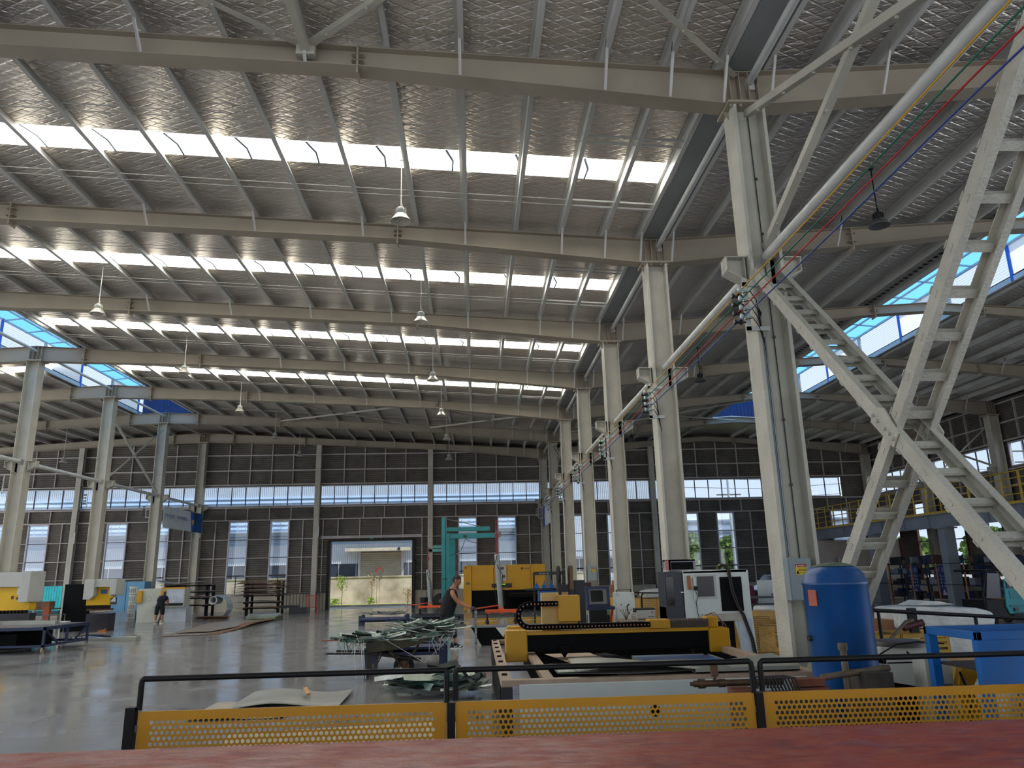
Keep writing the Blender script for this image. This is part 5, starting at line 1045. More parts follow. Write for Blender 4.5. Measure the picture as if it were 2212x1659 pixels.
b=B(); b.bb(1.0,-.03,.84,2.08,0,1.46); put('guard',b,mat('guard_pale','b8bec8',.4),t,bevel=.005); b=B(); b.bb(-.05,-.1,.88,.2,0,1.42); b.bb(1.02,-.02,1.46,2.1,.05,1.54); put('yellow_box',b,YEL,t,bevel=.01)
b=B(); b.prism([(1.02,1.42),(1.26,1.42),(1.26,1.15),(1.2,1.02),(1.02,.98)],-.05,-.03); put('yellow_cover',b,YEL,t); b=B(); b.bb(1.16,-.07,1.16,1.27,-.05,1.36); put('control',b,DKG,t)
b=B(); b.bb(.8,-.3,.66,2.2,0,.72); put('work_table',b,mat('table_pale','a9a99c',.4,.2,.1),t); b=B(); b.bb(1.3,-.2,0,2.3,.5,.66); put('lower_body',b,mat('guard_pale','b8bec8',.4),t,bevel=.01); b=B(); b.bb(.95,-.02,.72,2.05,.0,.84); 
for i in range(8): b.cyl((1.2+i*.1,-.1,.74),(1.2+i*.1,-.02,.8),.02,6)
put('hold_downs',b,DKG,t)
b=B()
for i in range(9): a=i*.7; b.cyl((.48+.12*math.cos(a),-.008,1.05+.12*math.sin(a)),(.48+.12*math.cos(a),0,1.05+.12*math.sin(a)),.012,6)
put('bolt_holes',b,DKG,t)
def rack(x,y,W_,H,lab,levels,mm,d=1.0,load='steel'):
    t=T('storage_rack',lab,'rack',(x,y,0)); 
    for sx in ((-.32,.32) if W_>2 else (-.3,.3)):
        b=B(); b.bb(sx*W_-.07,-.05,0,sx*W_+.07,.09,H); b.bb(sx*W_-.06,d-.1,0,sx*W_+.06,d,H)
        for z in levels: b.bb(sx*W_-.05,-.5,z-.1,sx*W_+.05,d,z)
        put('upright',b,BLK,t)
    b=B()
    for z in levels: b.bb(-W_*.38,0,z-.08,W_*.38,.05,z-.02)
    put('beam',b,BLK,t)
    return t
rack(-14.6,40,2.9,1.65,'black rack of plates behind the bending worker',(.65,1.0,1.3,1.62),None); rack(-11.5,42.3,2.6,1.7,'black cantilever rack crammed with long offcuts left of the doorway',(.35,.65,1.0,1.2,1.4,1.6),None)
r=random.Random(12); RM=[RUST,mat('brown_plate','8e7462',.6,.0,.2,4),mat('grey_plate','7c7678',.5,.1,.2,4),WOOD,DKG]
for z0,n_ in ((.35,3),(.65,4),(1.0,7),(1.2,7),(1.4,8),(1.6,10)):
    for i in range(n_):
        L=r.uniform(1.8,3.1); b=B(); x=-11.5+r.uniform(-.25,.25); zz=z0+.012+i*.016; yy=41.7+r.uniform(0,.1); a=r.uniform(-.03,.03); pts=[(x+(u-.5)*L,zz-.12*(abs(u-.5)*2)**3*(r.random()*.6+.2)+a*(u-.5)) for u in (0,.25,.5,.75,1)]
        b.prism([(p,q) for p,q in pts]+[(p,q+.010) for p,q in pts[::-1]],yy,yy+.45); put('long_offcut',b,RM[(i+int(z0*10))%5],label='long thin plate offcut piled on the cantilever rack',cat='offcut',group='offcuts on the cantilever rack')
for z0,n_ in ((.65,1),(1.0,3),(1.3,2),(1.62,3)):
    for i in range(n_):
        b=B(); x=-14.5+r.uniform(-.2,.3); zz=z0+.012+i*.022; b.prism([(x-1.3,zz-.04),(x,zz),(x+1.4,zz-.03),(x+1.4,zz-.02),(x,zz+.012),(x-1.3,zz-.03)],39.42,39.93); put('rack_plate',b,RM[(i+1)%3],label='flat plate lying on the black rack behind the worker',cat='plate',group='plates on the black rack')
b=B(); b.prism([(-16.0,1.85),(-15.5,1.72),(-14.8,1.70),(-13.2,1.80),(-13.2,1.81),(-14.6,1.74),(-15.5,1.76),(-16.0,1.87)],39.2,40.2); put('curled_sheet',b,FS,label='pale curled sheet on top of the black rack',cat='metal sheet')
t=T('sheet_coil','unrolled coil of pale patterned sheet beside the rack','coil',(-13.0,38.9,0)); b=B()
b.lathe((0,0,.86),[(.2,0),(.2,.9),(.16,.9),(.16,0),(.2,0)],24,'Y'); put('roll',b,mat('coil_pale','c8cccc',.4,.1,.1,3),t); b=B(); pts=[(math.cos(a)*.62*0+.1+.62*math.sin(a),.52+.55*math.cos(a)) for a in [PI*i/14 for i in range(15)]]
b.prism(pts+[(p*.985,q*.99+.004) for p,q in pts[::-1]],0,.9); put('loop',b,mat('coil_pattern','c4d0d4',.5,.0,.35,12,dark='8a9aa0'),t)
for i,(P,l,m_) in enumerate((([(-10.7,27.1),(-9.3,27.3),(-9.0,31),(-9.0,35),(-10.2,37.5),(-11.4,33)],'large rusty-edged sheet spread on the floor, lowest of the wavy stack',mat('floor_sheet','857a6c',.5,.2,.2,2)),([(-10.5,27.9),(-9.4,28.2),(-9.1,31.5),(-9.2,35),(-10.1,36.5),(-11.2,33)],'second sheet of the wavy floor stack',mat('floor_sheet2','93887a',.4,.3,.2,2)))):
    b=B(); b.prism(P,.012+i*.05,.03+i*.05,'Z'); put('floor_sheet',b,m_,label=l,cat='metal sheet')
b=B(); b.prism([(27.3,.012),(30,.03),(32,.14),(34,.10),(37,.12),(37,.11),(34,.09),(32,.125),(30,.02),(27.3,.0)],-9.35,-8.95,'X'); put('curved_strip',b,RUST,label='wavy rusty strip along the right edge of the floor sheets',cat='metal strip')
t=T('sheet_stack','low stack of pale cut plates on wooden blocks in front of the cantilever rack','plate stack',(-9.6,35.8,0)); b=B()
for i in range(3): b.box((0,0,.2+i*.045),(1.35,1.3,.02),rz=.12*i)
put('plates',b,ALU,t); b=B(); b.bb(-.6,-.6,0,-.45,.6,.18); b.bb(.45,-.6,0,.6,.6,.18); b.bb(-.65,-.65,.1,.65,-.55,.19); put('block',b,mat('pale_green_block','7d8a70',.7),t)
t=T('plate_bundle','dark bundle of plates on the floor behind the coil','plate bundle',(-12.6,37.9,0)); b=B()
for i in range(3): b.box((0,0,.04+i*.05),(1.4,.9,.015),rz=.08*i,ry=.02)
put('plates',b,RUST,t)
b=B(); b.bb(-9.9,41.6,0,-9.0,42.6,.3); b.bb(-10.6,42.0,.3,-9.5,42.4,.42); put('dark_parts_pile',b,DKG,label='dark pile of parts at the right foot of the cantilever rack',cat='parts pile')
for i,(x0,x1,y,h,l,m_) in enumerate(((-11.6,-10.85,25.5,.13,'olive grey box profile lying on the open floor',PALS),(-13.2,-11.7,25.9,.08,'long white profile lying beside the olive one',FS))):
    b=B(); b.bb(x0,y,0,x1,y+.35,h); put('box_profile',b,m_,bevel=.004,label=l,cat='profile')
wavy('steel_sheet',-13.4,-11.4,26.5,27.6,.02,.08,MIR,'bright wavy sheet on the floor behind the navy trolley')
t=T('red_barrier','small red mesh barrier left of the big doorway','barrier',(-9.25,44.0,0)); b=B(); b.bb(-.33,-.02,.86,.33,.02,.9); b.bb(-.33,-.02,.12,-.29,.02,.9); b.bb(.29,-.02,.12,.33,.02,.9); b.bb(-.33,-.02,.2,.33,.02,.24)
for i in range(13): b.bb(-.29+i*.046,-.005,.22,-.28+i*.046,.005,.88)
put('mesh',b,mat('barrier_red','c9543c',.5),t)
for x in (-.3,.3): b=B(); b.prism([(-.25,0),(.25,0),(.05,.14),(-.05,.14)],x-.04,x+.04,'X'); put('foot',b,REDP,t)
# steel tables between brakes
t=T('work_table','green-legged work table with rusty block and bits, behind the trolley','work table',(-16.9,30.9,0)); b=B(); b.bb(-.6,-.4,.86,.6,.4,.9); put('top',b,mat('table_rust','6a5a48',.7,0,.3,4),t)
for x in (-.55,.0,.55): b=B(); b.bb(x-.04,-.4,0,x+.04,-.34,.86); put('leg',b,mat('pale_green_leg','8fa38c',.6),t)
b=B(); b.bb(.35,-.42,.0,.6,-.3,.95); put('orange_panel',b,mat('rust_orange','9c4a20',.6),t)
b=B(); b.bb(-17.1,30.8,.9,-16.5,31.2,1.16); put('rusty_block',b,RUST,bevel=.01,label='rusty block standing on the green-legged work table',cat='block')
t=T('wire_basket','dark open basket frame in front of the black panel','basket',(-15.75,29.8,0)); b=B()
for x in (-.3,.3):
    for y in (-.2,.2): b.bb(x-.015,y-.015,0,x+.015,y+.015,.72)
for y in (-.2,.2): b.bb(-.3,y-.015,.69,.3,y+.015,.72); b.bb(-.3,y-.015,.3,.3,y+.015,.33)
put('frame',b,MIDG,t)
for x,z,l in ((-23.575,4.4,'left of the left column row'),(-16.345,4.6,'beside the slogan banner'),(-9.395,4.5,'left of the big doorway')):
    b=B(); b.cyl((x,YW-.29,z-.3),(x,YW-.29,z+.3),.028,8); b.bb(x-.026,YW-.29,z-.32,x+.026,YW-.25,z+.32); put('tube_lamp',b,mat('white_tube','dfe3e6',.4),label='small upright tube lamp on a far wall post, '+l,cat='lamp')
# ================================================================ RIGHT SIDE FOREGROUND
BT=mat('tank_blue','0c4f90',.34,0,.12,2.5,dark='0b3f74')
t=T('air_tank','tall blue compressed-air tank with domed dusty top','air tank',(3.56,7.5,0)); b=B(); b.lathe((0,0,0),[(.0,.06),(.30,.12),(.303,.2),(.303,1.63),(.31,1.64),(.31,1.66),(.30,1.67),(.28,1.74),(.22,1.80),(.12,1.84),(0,1.85)],40); put('shell',b,BT,t)
b=B(); b.lathe((0,0,0),[(0,1.853),(.10,1.847),(.18,1.824),(.2,1.814)],28); put('dust_cap',b,mat('dust_on_blue','6f7f6c',.8,0,.3,8),t)
b=B(); b.box((-.287,-.108,1.52),(.1,.008,.15),rz=-1.21); put('rating_plate',b,mat('plate_red','b5512e',.5),t); b=B()
for x,y in ((-.2,-.2),(.2,-.2),(0,.25)): b.cyl((x,y,0),(x,y,.2),.03,8)
put('foot',b,BT,t); b=B(); b.bb(-.16,-.29,1.0,.02,-.275,1.01); b.bb(-.12,-.31,.86,.05,-.30,.87); put('weld_mark',b,mat('dark_mark','0a2038',.6),t); b=B(); b.cyl((0.05,0,1.85),(.05,0,1.9),.03,10); b.cyl((-.33,0,1.14),(-.3,0,1.14),.03,8); put('valve_port',b,DKG,t)
b=B(); b.cyl((3.3,6.95,0),(3.3,6.95,1.12),.03,10); b.cyl((3.3,6.95,1.08),(3.3,6.95,1.14),.042,10); put('standpipe',b,mat('brown_grey_pipe','6f6250',.6,.1,.3,6),label='short brown-grey standpipe with collar in front of the blue tank',cat='pipe')
# gate valve assembly on the machine behind the fence
t=T('valve_assembly','brass and rust pipe valve with hose fittings behind the middle panel','valve',(2.2,6.9,0)); BRS=mat('brown_brass','5a4230',.5,.4,.3,8)
b=B(); b.cyl((-.3,0,.84),(.5,0,.84),.028,12); b.cyl((-.33,0,.84),(-.27,0,.84),.018,8); b.cyl((-.26,0,.84),(-.2,0,.84),.04,8); b.cyl((-.08,0,.84),(-.02,0,.84),.035,10); b.cyl((-.11,0,.84),(-.11,0,1.0),.016,8); b.bb(-.14,-.02,.9,-.08,.02,1.0); put('pipe',b,BRS,t)
b=B(); b.bb(-.135,-.02,1.0,-.085,.02,1.05); put('blue_handle',b,BLU,t)
for v in ((.02,-.08,.72,.2,.08,.80),(.6,-.07,.80,.85,.07,.86),(.6,-.07,.72,.88,.07,.79)): b=B(); b.bb(*v); put('terracotta_block',b,mat('terracotta','7c4630',.7,0,.2,6),t)
b=B(); b.cyl((.85,0,.86),(1.5,.05,.92),.028,10); put('side_pipe',b,mat('brown_grey_pipe','6f6250',.6),t)
b=B(); b.bb(.1,-.1,0,.9,.3,.72); b.bb(1.2,-.1,0,1.45,.2,.9); put('stand',b,mat('dim_metal_block','4c463e',.7,.1,.3,5),t)
b=B()
for i in range(9): x=.2+i*.03; b.tube([(x,-.09,.8),(x+.02,-.11,.9),(x+.12,-.12,.88),(x+.18,-.12,.72)],.01,6)
put('hose_coil',b,mat('hose_dark','26201e',.6),t)
# brown/concrete clutter by column foot
b=B(); b.bb(3.0,8.9,0,3.55,9.5,.35); put('wooden_block',b,mat('driftwood','85796a',.8,0,.3,4),bevel=.01,label='dusty wooden block between the cutting table and the column foot',cat='block') if 0 else None
# white chiller box
t=T('chiller_cabinet','open white machine cabinet right of the blue tank','cabinet',(4.25,7.75,0)); b=B(); b.bb(-.3,-.25,0,-.27,.3,.93); b.bb(.27,-.25,0,.3,.3,.93); b.bb(-.3,-.25,.88,.3,.3,.93); b.bb(-.3,.27,0,.3,.3,.93); b.prism([(-.27,.9),(.27,.9),(.27,.62),(-.27,.72)],-.25,-.23); put('shell',b,mat('ivory_cabinet','c2c2b4',.5,0,.08,3),t,bevel=.004)
b=B(); b.bb(-.26,-.1,0,.26,.26,.7); put('dark_interior',b,BLK2,t); b=B(); b.bb(-.22,-.1,.93,.28,.28,1.02); put('upper_tray',b,mat('ivory_cabinet','c2c2b4',.5),t,bevel=.01); b=B(); b.lathe((.05,.08,1.02),[(.26,0),(.26,.03),(.2,.05),(0,.05)],24); put('fan_cover',b,mat('fan_dark','4c4244',.5,.2,.1),t)
b=B(); b.bb(.2,-.24,.1,.27,-.2,.16); put('latch',b,WHT,t)
b=B(); b.tube([(3.95,7.6,.95),(4.1,7.5,1.06),(4.3,7.48,1.08),(4.55,7.45,1.06)],.008,6); b.tube([(4.15,7.42,1.0),(4.3,7.35,.8),(4.55,7.3,.6)],.01,6); put('black_wire',b,BLK,label='black wire draped over the white cabinet beside the blue tank',cat='wire')
# blue open frame with hopper
t=T('blue_hopper_frame','bright blue open-topped steel hopper frame at the right edge','hopper',(4.55,6.2,0)); BB=mat('bright_blue_paint','0a62ae',.38,0,.12,2)
x0,x1,y0,y1,zt=-.73,.9,-.38,.32,1.3
b=B(); b.bb(x0,y0,zt-.06,x1,y0+.04,zt); b.bb(x0,y1-.04,zt-.06,x1,y1,zt); b.bb(x0,y0,zt-.06,x0+.04,y1,zt); b.bb(x1-.04,y0,zt-.06,x1,y1,zt); put('rim',b,BB,t,bevel=.003)
for x,y in ((x0,y0),(x0,y1-.07),(x1-.07,y0),(x1-.07,y1-.07)): b=B(); b.bb(x,y,0,x+.07,y+.07,zt-.06); put('leg',b,BB,t)
b=B(); b.bb(x0+.07,y0,.86,x1,y0+.02,zt-.06); put('front_panel',b,BB,t); b=B(); b.bb(x0+.07,y0+.03,zt-.3,x1-.04,y1-.04,zt-.28); put('hopper_floor',b,mat('hopper_brown','2c2420',.7),t)
b=B(); b.bb(-.32,y0-.02,.98,.25,y0,1.1); put('handle_slot',b,mat('slot_dark_blue','0a2a44',.6),t); b=B(); b.bb(-.3,y0-.03,1.0,.25,y0-.02,1.05); put('white_label',b,mat('label_white','b8bcae',.6),t); b=B(); b.bb(-.22,y0-.034,1.015,-.12,y0-.03,1.04); put('green_mark',b,mat('label_green','2c6a48',.6),t)
b=B(); b.bb(-.48,y0-.005,.3,.9,y0+.015,.85); put('bare_sheet',b,mat('brushed_grey','77716e',.4,.5,.25,3,stretch=(1,1,12)),t)
t=T('yellow_actuator','yellow and white machine part inside the blue frame','machine part',(4.2,6.75,0)); b=B(); b.prism([(-.05,.3),(.12,.35),(.16,.6),(.1,.75),(.2,.9),(.05,1.0),(-.02,.8),(.02,.6)],-.03,.05); put('yellow_arm',b,YEL,t,bevel=.01); b=B(); b.bb(-.28,.0,.1,-.04,.2,1.02); put('white_body',b,mat('ivory_cabinet','c2c2b4',.5),t,bevel=.01); b=B(); b.bb(-.2,-.01,.72,-.06,0,.8); put('plate',b,MIDG,t)
b=B(); b.tube([(0,-.04,.9),(.06,-.05,.7),(.02,-.05,.5),(.1,-.05,.3)],.012,6); b.lathe((0,0,0),[(.07,0),(.09,.3)],14); put('hose',b,BLK,t)
# yellow crates further back
for i,x in enumerate((5.1,5.75)):
    t=T('yellow_crate','yellow slatted crate full of parts, %s of the pair behind the tank'%('left','right')[i],'crate',(x,10.1,0)); w_=.3; b=B(); b.bb(-w_,-.3,0,w_,.3,.04)
    for s in (-1,1): b.bb(s*w_-.02,-.3,0,s*w_+.02,.3,.95); b.bb(-w_,s*.3-.02,.9,w_,s*.3+.02,.95)
    for k in range(12): b.bb(-w_,-.31,.08+k*.07,w_,-.29,.12+k*.07); b.bb(-w_,.29,.08+k*.07,w_,.31,.12+k*.07)
    put('slatted_body',b,mat('crate_yellow','b8922e',.6,0,.15,3),t); b=B(); b.bb(-w_+.03,-.27,.04,w_-.03,.27,.82); put('contents',b,mat('brown_contents','6e563e',.8,0,.4,6),t)
b=B(); b.bb(4.95,9.95,.99,5.45,10.3,1.12); put('cardboard_box',b,CARD,label='open brown box on the left yellow crate',cat='box')
t=T('grinder','dark red angle grinder lying across the yellow crates','grinder',(5.6,9.75,.97)); b=B(); b.cyl((-.15,0,.06),(.12,0,.12),.045,10); put('body',b,mat('dark_red_tool','4a1216',.5),t); b=B(); b.bb(-.06,-.03,.0,.04,.03,.3); put('handle',b,BLK,t)
b=B(); b.tube([(4.5,9.0,.0),(4.57,9.0,.72),(4.8,9.0,.92),(5.1,9.05,1.15),(5.22,9.1,1.17)],.022,8); put('bent_pipe',b,mat('brown_grey_pipe','6f6250',.6,.1,.3,6),label='slanting grey-brown pipe leaning from the white cabinet to the crates',cat='pipe')
t=T('cross_rail','long dark horizontal rail behind the tank running to the right edge','rail',(5.6,8.8,0)); b=B(); b.cyl((-1.0,0,1.31),(1.4,0,1.13),.022,8); put('rail',b,BLK,t)
for x,z in ((-.95,1.3),(.2,1.21),(1.3,1.13)): b=B(); b.cyl((x,0,0),(x,0,z),.02,8); put('post',b,BLK,t)
# bales
b=B(); b.prism([(8.1,.62),(8.15,1.0),(8.6,1.02),(9.7,.97),(9.98,.9),(10.05,.8),(10.0,.62)],14.6,15.6); put('white_bale',b,WRAP,bevel=.06,label='long white plastic-wrapped bale lying on top of another',cat='bale')
b=B(); b.prism([(8.3,.12),(8.25,.6),(10.25,.6),(10.3,.12)],14.5,15.7); put('white_bale',b,WRAP,bevel=.05,label='lower white wrapped bale on the pallet',cat='bale')
b=B(); b.bb(8.3,14.5,0,10.2,15.7,.12); put('wooden_pallet',b,WOOD,label='wooden pallet beneath the wrapped bales',cat='pallet')
b=B(); b.prism([(8.55,1.03),(8.8,1.12),(9.1,1.1),(9.4,1.03)],14.8,15.4); put('crumpled_wrap',b,WRAP,bevel=.02,label='crumpled heap of film on top of the white bales',cat='plastic film')
t=T('pallet_jack','black pallet jack handle standing behind the tank','pallet jack',(8.0,18,0)); b=B(); b.cyl((0,0,.1),(.02,0,1.0),.025,8); b.lathe((.02,0,1.12),[(.1,-.012),(.115,0),(.1,.012),(.085,0),(.1,-.012)],16,'Y'); put('handle',b,BLK,t); b=B(); b.bb(-.25,-.1,0,-.1,1.0,.1); b.bb(.1,-.1,0,.25,1.0,.1); b.bb(-.25,-.25,0,.25,-.1,.25); put('fork',b,mat('jack_dark','2a2a30',.5),t)
# ================================================================ TRICYCLE TRUCK, SHELVES, FENCE
TQ=mat('truck_teal','1b8f97',.4,0,.12,3)
t=T('cargo_tricycle','teal cargo tricycle truck with black cab frame at the right edge','vehicle',(15.3,22,0))
b=B(); b.prism([(.28,.35),(.2,.55),(.25,1.3),(.35,1.38),(1.6,1.38),(1.6,.4),(.6,.38)],0,.06); put('front_panel',b,TQ,t,bevel=.01); b=B(); b.bb(.3,-.03,1.08,.75,0,1.3); b.bb(.8,-.03,1.08,1.5,0,1.3); put('window',b,mat('dark_tinted_glass','0b0e13',.1),t)
b=B(); b.bb(.35,-.02,.78,.8,0,1.0); b.bb(.88,-.02,.78,1.5,0,1.0); b.bb(.3,-.04,.56,1.6,0,.6); put('pressed_panel',b,mat('truck_teal_dark','187a84',.4),t); b=B(); b.bb(.4,-.05,.42,.52,-.02,.52); put('lamp',b,mat('dark_lamp','1c2024',.2),t)
b=B(); b.tube([(-.35,.1,.45),(-.38,.1,.9),(-.2,.1,1.55),(.1,.1,1.62),(.3,.1,1.6)],.035,8); b.bb(-.35,.05,.3,.3,1.2,.75); b.bb(-.2,.1,1.55,1.6,1.6,1.62); put('cab',b,BLK,t); b=B(); b.prism([(-.3,.8),(.22,.8),(.2,1.5),(-.15,1.52)],.1,.115); put('windscreen',b,mat('dull_windscreen','3a3a48',.2),t)
for x,y in ((-.05,.4),(1.3,1.6)): b=B(); b.wheel((x,y,.27),.27,.14,'X',20); w_=put('wheel',b,RUB,t); b=B(); b.wheel((x-.02,y,.27),.13,.15,'X',12); put('rim',b,MIDG,w_)
b=B(); b.bb(.9,-.05,.3,1.15,0,.42); put('white_plate',b,WHT,t)
b=B(); b.cyl((14.75,22.0,1.18),(14.75,21.9,1.18),.09,14); b.cyl((14.75,22.05,1.18),(15.0,22.2,1.0),.012,6); put('round_mirror',b,mat('mirror_bright','c9d0dc',.1,.9,0),label='bright round mirror beside the black cab of the tricycle',cat='mirror') if 0 else None
for i,y in enumerate((38.5,36.5,34.55,32.6,30.7,28.7)):
    b=B(); b.cyl((20.1,y,0),(20.1,y,1.85),.035,8); put('orange_post',b,mat('post_tan_orange','9c6434',.6,0,.2,6),label='slim orange-brown post of the store fence, %s from the far end'%('first','second','third','fourth','fifth','sixth')[i],cat='post')
b=B()
for z in (.95,1.83): b.bb(20.09,28.7,z-.012,20.11,38.5,z+.012)
put('fence_rail',b,BLK,label='thin dark rails joining the orange-brown posts',cat='rail')
for i,(y0,y1,l,tx,s) in enumerate(((35.35,36.05,'navy shelf banner marked B6 and B5',('B6','B5'),.26),(33.05,33.95,'navy shelf banner marked B4 and B3',('B4','B3'),.28))):
    t=T('shelf_banner',l,'banner',(20.865,y0,.45)); b=B(); b.bb(0,0,0,.01,y1-y0,1.3); put('cloth',b,mat('banner_navy','1a2a5c',.6,0,.15,3),t); W_=y1-y0
    for k in range(2): text('banner_lettering',tx[k],s,(-.004,W_*(.98-.5*k),1.02),(PI/2,0,-PI/2),mat('banner_grey','8c90b4',.6),t,.002)
    b=B(); rr_=random.Random(i)
    for q in range(16): yy=.1+(q%4)*W_/4.4; z=.35+(q//4)*.15; b.bb(-.004,yy,z,-.001,yy+.07,z+rr_.uniform(.04,.11))
    put('small_lettering',b,mat('banner_grey','8c90b4',.6),t); b=B(); b.prism([(W_*.25,0),(W_*.65,0),(W_*.5,.3)],-.005,-.001,'X'); put('white_motif',b,mat('motif_pink','a09aa8',.6),t)
for i,y in enumerate((29.6,32.0,34.4,36.8)):
    t=T('stock_shelf','dark stock shelf of parts behind the store fence, %s'%('nearest the tricycle','behind the third fence gap','behind the B4 and B3 banner','behind the B6 and B5 banner')[i],'shelf',(21.2,y,0)); b=B()
    for yy in (-1.1,1.1):
        for xx in (-.3,.3): b.bb(xx-.03,yy-.03,0,xx+.03,yy+.03,1.9)
    for z in (.3,.85,1.35,1.8): b.bb(-.32,-1.12,z,.32,1.12,z+.04)
    put('frame',b,NAVY,t)
rr_=random.Random(31); BM=[DKG,mat('dark_card','5a4232',.8),mat('maroon_box','34161c',.6),DKG,mat('dim_white_box','7c7c80',.6),mat('box_black','101114',.6),NAVY]
for y in (29.6,32.0,34.4,36.8):
    for z in (.34,.89,1.39,1.84):
        yy=y-1.0
        while yy<y+.9:
            w_=rr_.uniform(.18,.4); h=rr_.uniform(.15,.4); 
            if rr_.random()<.85: b=B(); b.bb(20.95,yy,z,21.45,yy+w_,z+h); put('stock_box',b,rr_.choice(BM),label='small stock box or part on the dark shelves behind the store fence',cat='box',group='stock on the shelves behind the store fence')
            yy+=w_+.04
for i,(y,l) in enumerate(((29.6,'brown sack'),(35.5,'black sack'))): b=B(); b.lathe((20.65,y,0),[(0,0),(.3,.02),(.34,.25),(.25,.55),(0,.62)],14); put('sack',b,CARD if i==0 else DKG,label='%s on the floor inside the store fence'%l,cat='sack')
b=B(); b.prism([(32.4,1.88),(33.2,1.89),(33.3,1.98),(33.0,2.02)],20.9,21.3,'X'); put('cyan_sheet',b,mat('cyan_cloth','1fa0c0',.6),label='crumpled cyan sheet on top of the stock shelves',cat='cloth')
b=B(); b.bb(20.2,44.0,0,24.9,44.1,3.3); put('partition_wall',b,mat('partition_offwhite','b4a79a',.7,0,.04),kind='structure',label='off-white partition under the gallery beside the end wall',cat='wall')
b=B(); b.bb(22.0,38.6,1.1,22.1,41.2,3.1); put('white_board',b,mat('board_warm_white','c9bcae',.6,0,.03),label='big warm white board below the gallery',cat='board'); b=B(); b.bb(22.0,38.4,0,22.12,38.6,3.15); put('brown_door_post',b,mat('brown_frame','5b3328',.5),label='brown post beside the warm white board',cat='post')
# car and desk clutter behind the cabin
t=T('parked_car','dark blue car parked in the hall, mostly hidden by the big column','car',(14.6,36.5,0)); NB=mat('car_navy','141c38',.15,.3,.05,2)
b=B(); b.prism([(-1.3,.3),(-1.35,.8),(-.9,1.0),(-.45,1.5),(.1,1.62),(1.4,1.6),(2.1,1.1),(2.3,.9),(2.3,.3)],-.8,.8); put('body',b,NB,t,bevel=.08); b=B(); b.prism([(-.8,1.02),(-.4,1.44),(.1,1.55),(1.3,1.53),(1.7,1.1)],-.815,.815); put('side_glass',b,mat('car_glass','3a4250',.05),t); b=B(); b.bb(-1.2,-.95,.95,-1.0,-.8,1.1); put('mirror',b,NB,t)
for x in (-.8,1.5): b=B(); b.wheel((x,-.72,.32),.32,.2,'Y',18); put('wheel',b,RUB,t)
t=T('cluttered_desk','long dark workbench with papers behind the white cabin','desk',(10.9,28,0)); b=B(); b.bb(-1.2,-.4,.74,1.8,.4,.8); b.bb(-1.2,-.4,.5,1.8,.4,.54); put('top',b,mat('dark_desk','3a3a3c',.5),t)
for x in (-1.15,1.75): b=B(); b.bb(x-.03,-.38,0,x+.03,.38,.74); put('leg',b,BLK,t)
t=T('office_chair','maroon-backed chair behind the dark workbench','chair',(10.5,29.2,0)); b=B(); b.prism([(-.22,.5),(.22,.5),(.16,1.15),(-.12,1.2)],-.05,.03); put('backrest',b,mat('maroon_cloth','5a1c30',.8),t,bevel=.03); b=B(); b.bb(-.24,-.45,.42,.3,0,.5); put('seat',b,mat('maroon_cloth','5a1c30',.8),t,bevel=.02); b=B(); b.cyl((0,-.2,0),(0,-.2,.42),.04,8); put('base',b,BLK,t)
for i,(x,y,w_,h,l,m_,z0) in enumerate(((11.4,29.5,.9,.8,'white board leaning behind the dark workbench',WHT,.6),(12.2,29.7,.35,1.0,'narrow white board right of the leaning one',WHT,.6),(12.0,28.1,.5,.35,'clear plastic bin with dark parts on the workbench',mat('bin_lilac','4c4a62',.3),.8),(11.2,27.9,.6,.1,'flat tray with papers on the workbench',MIDG,.8))):
    b=B(); b.bb(x-w_/2,y,z0 if z0>.7 else 0,x+w_/2,y+.1+(z0-.6)*.5,z0+h if z0>.7 else z0+h-.05); put(('leaning_board','leaning_board','plastic_bin','paper_tray')[i],b,m_,label=l,cat=('board','board','bin','tray')[i])
t=T('potted_plant','small green plant behind the white cabin','plant',(10.75,30.5,0)); b=B(); b.lathe((0,0,0),[(0,.0),(.15,0),(.2,1.0),(0,1.0)],12); put('pot',b,DKG,t); b=B(); r=random.Random(5)
for q in range(40): p=Vector((r.uniform(-.15,.15),r.uniform(-.15,.15),r.uniform(1.05,1.35))); u=Vector((r.uniform(-1,1),r.uniform(-1,1),r.uniform(-.3,1))).normalized()*.07; v=u.cross(Vector((.3,1,0))).normalized()*.03; b.quad(p-u,p+v,p+u,p-v)
put('foliage',b,LEAF2,t)
for i,(x,y,w_,h,l,m_) in enumerate(((7.0,17.5,.8,.95,'white sack heap behind the wrapped yellow stack',WRAP),(7.6,19.6,1.2,.8,'dark bench with parts behind the wrapped yellow stack',DKG))):
    b=B(); b.bb(x-w_/2,y,0,x+w_/2,y+.8,h); put(('sack_heap','parts_bench')[i],b,m_,bevel=.06,label=l,cat=('sacks','bench')[i])
b=B(); b.bb(12.6,30.8,0,13.2,31.5,.55); b.bb(12.5,30.7,.55,13.3,31.6,.6); put('plastic_crate',b,mat('crate_grey','84848c',.5),label='grey lidded crate on the floor near the car',cat='crate')
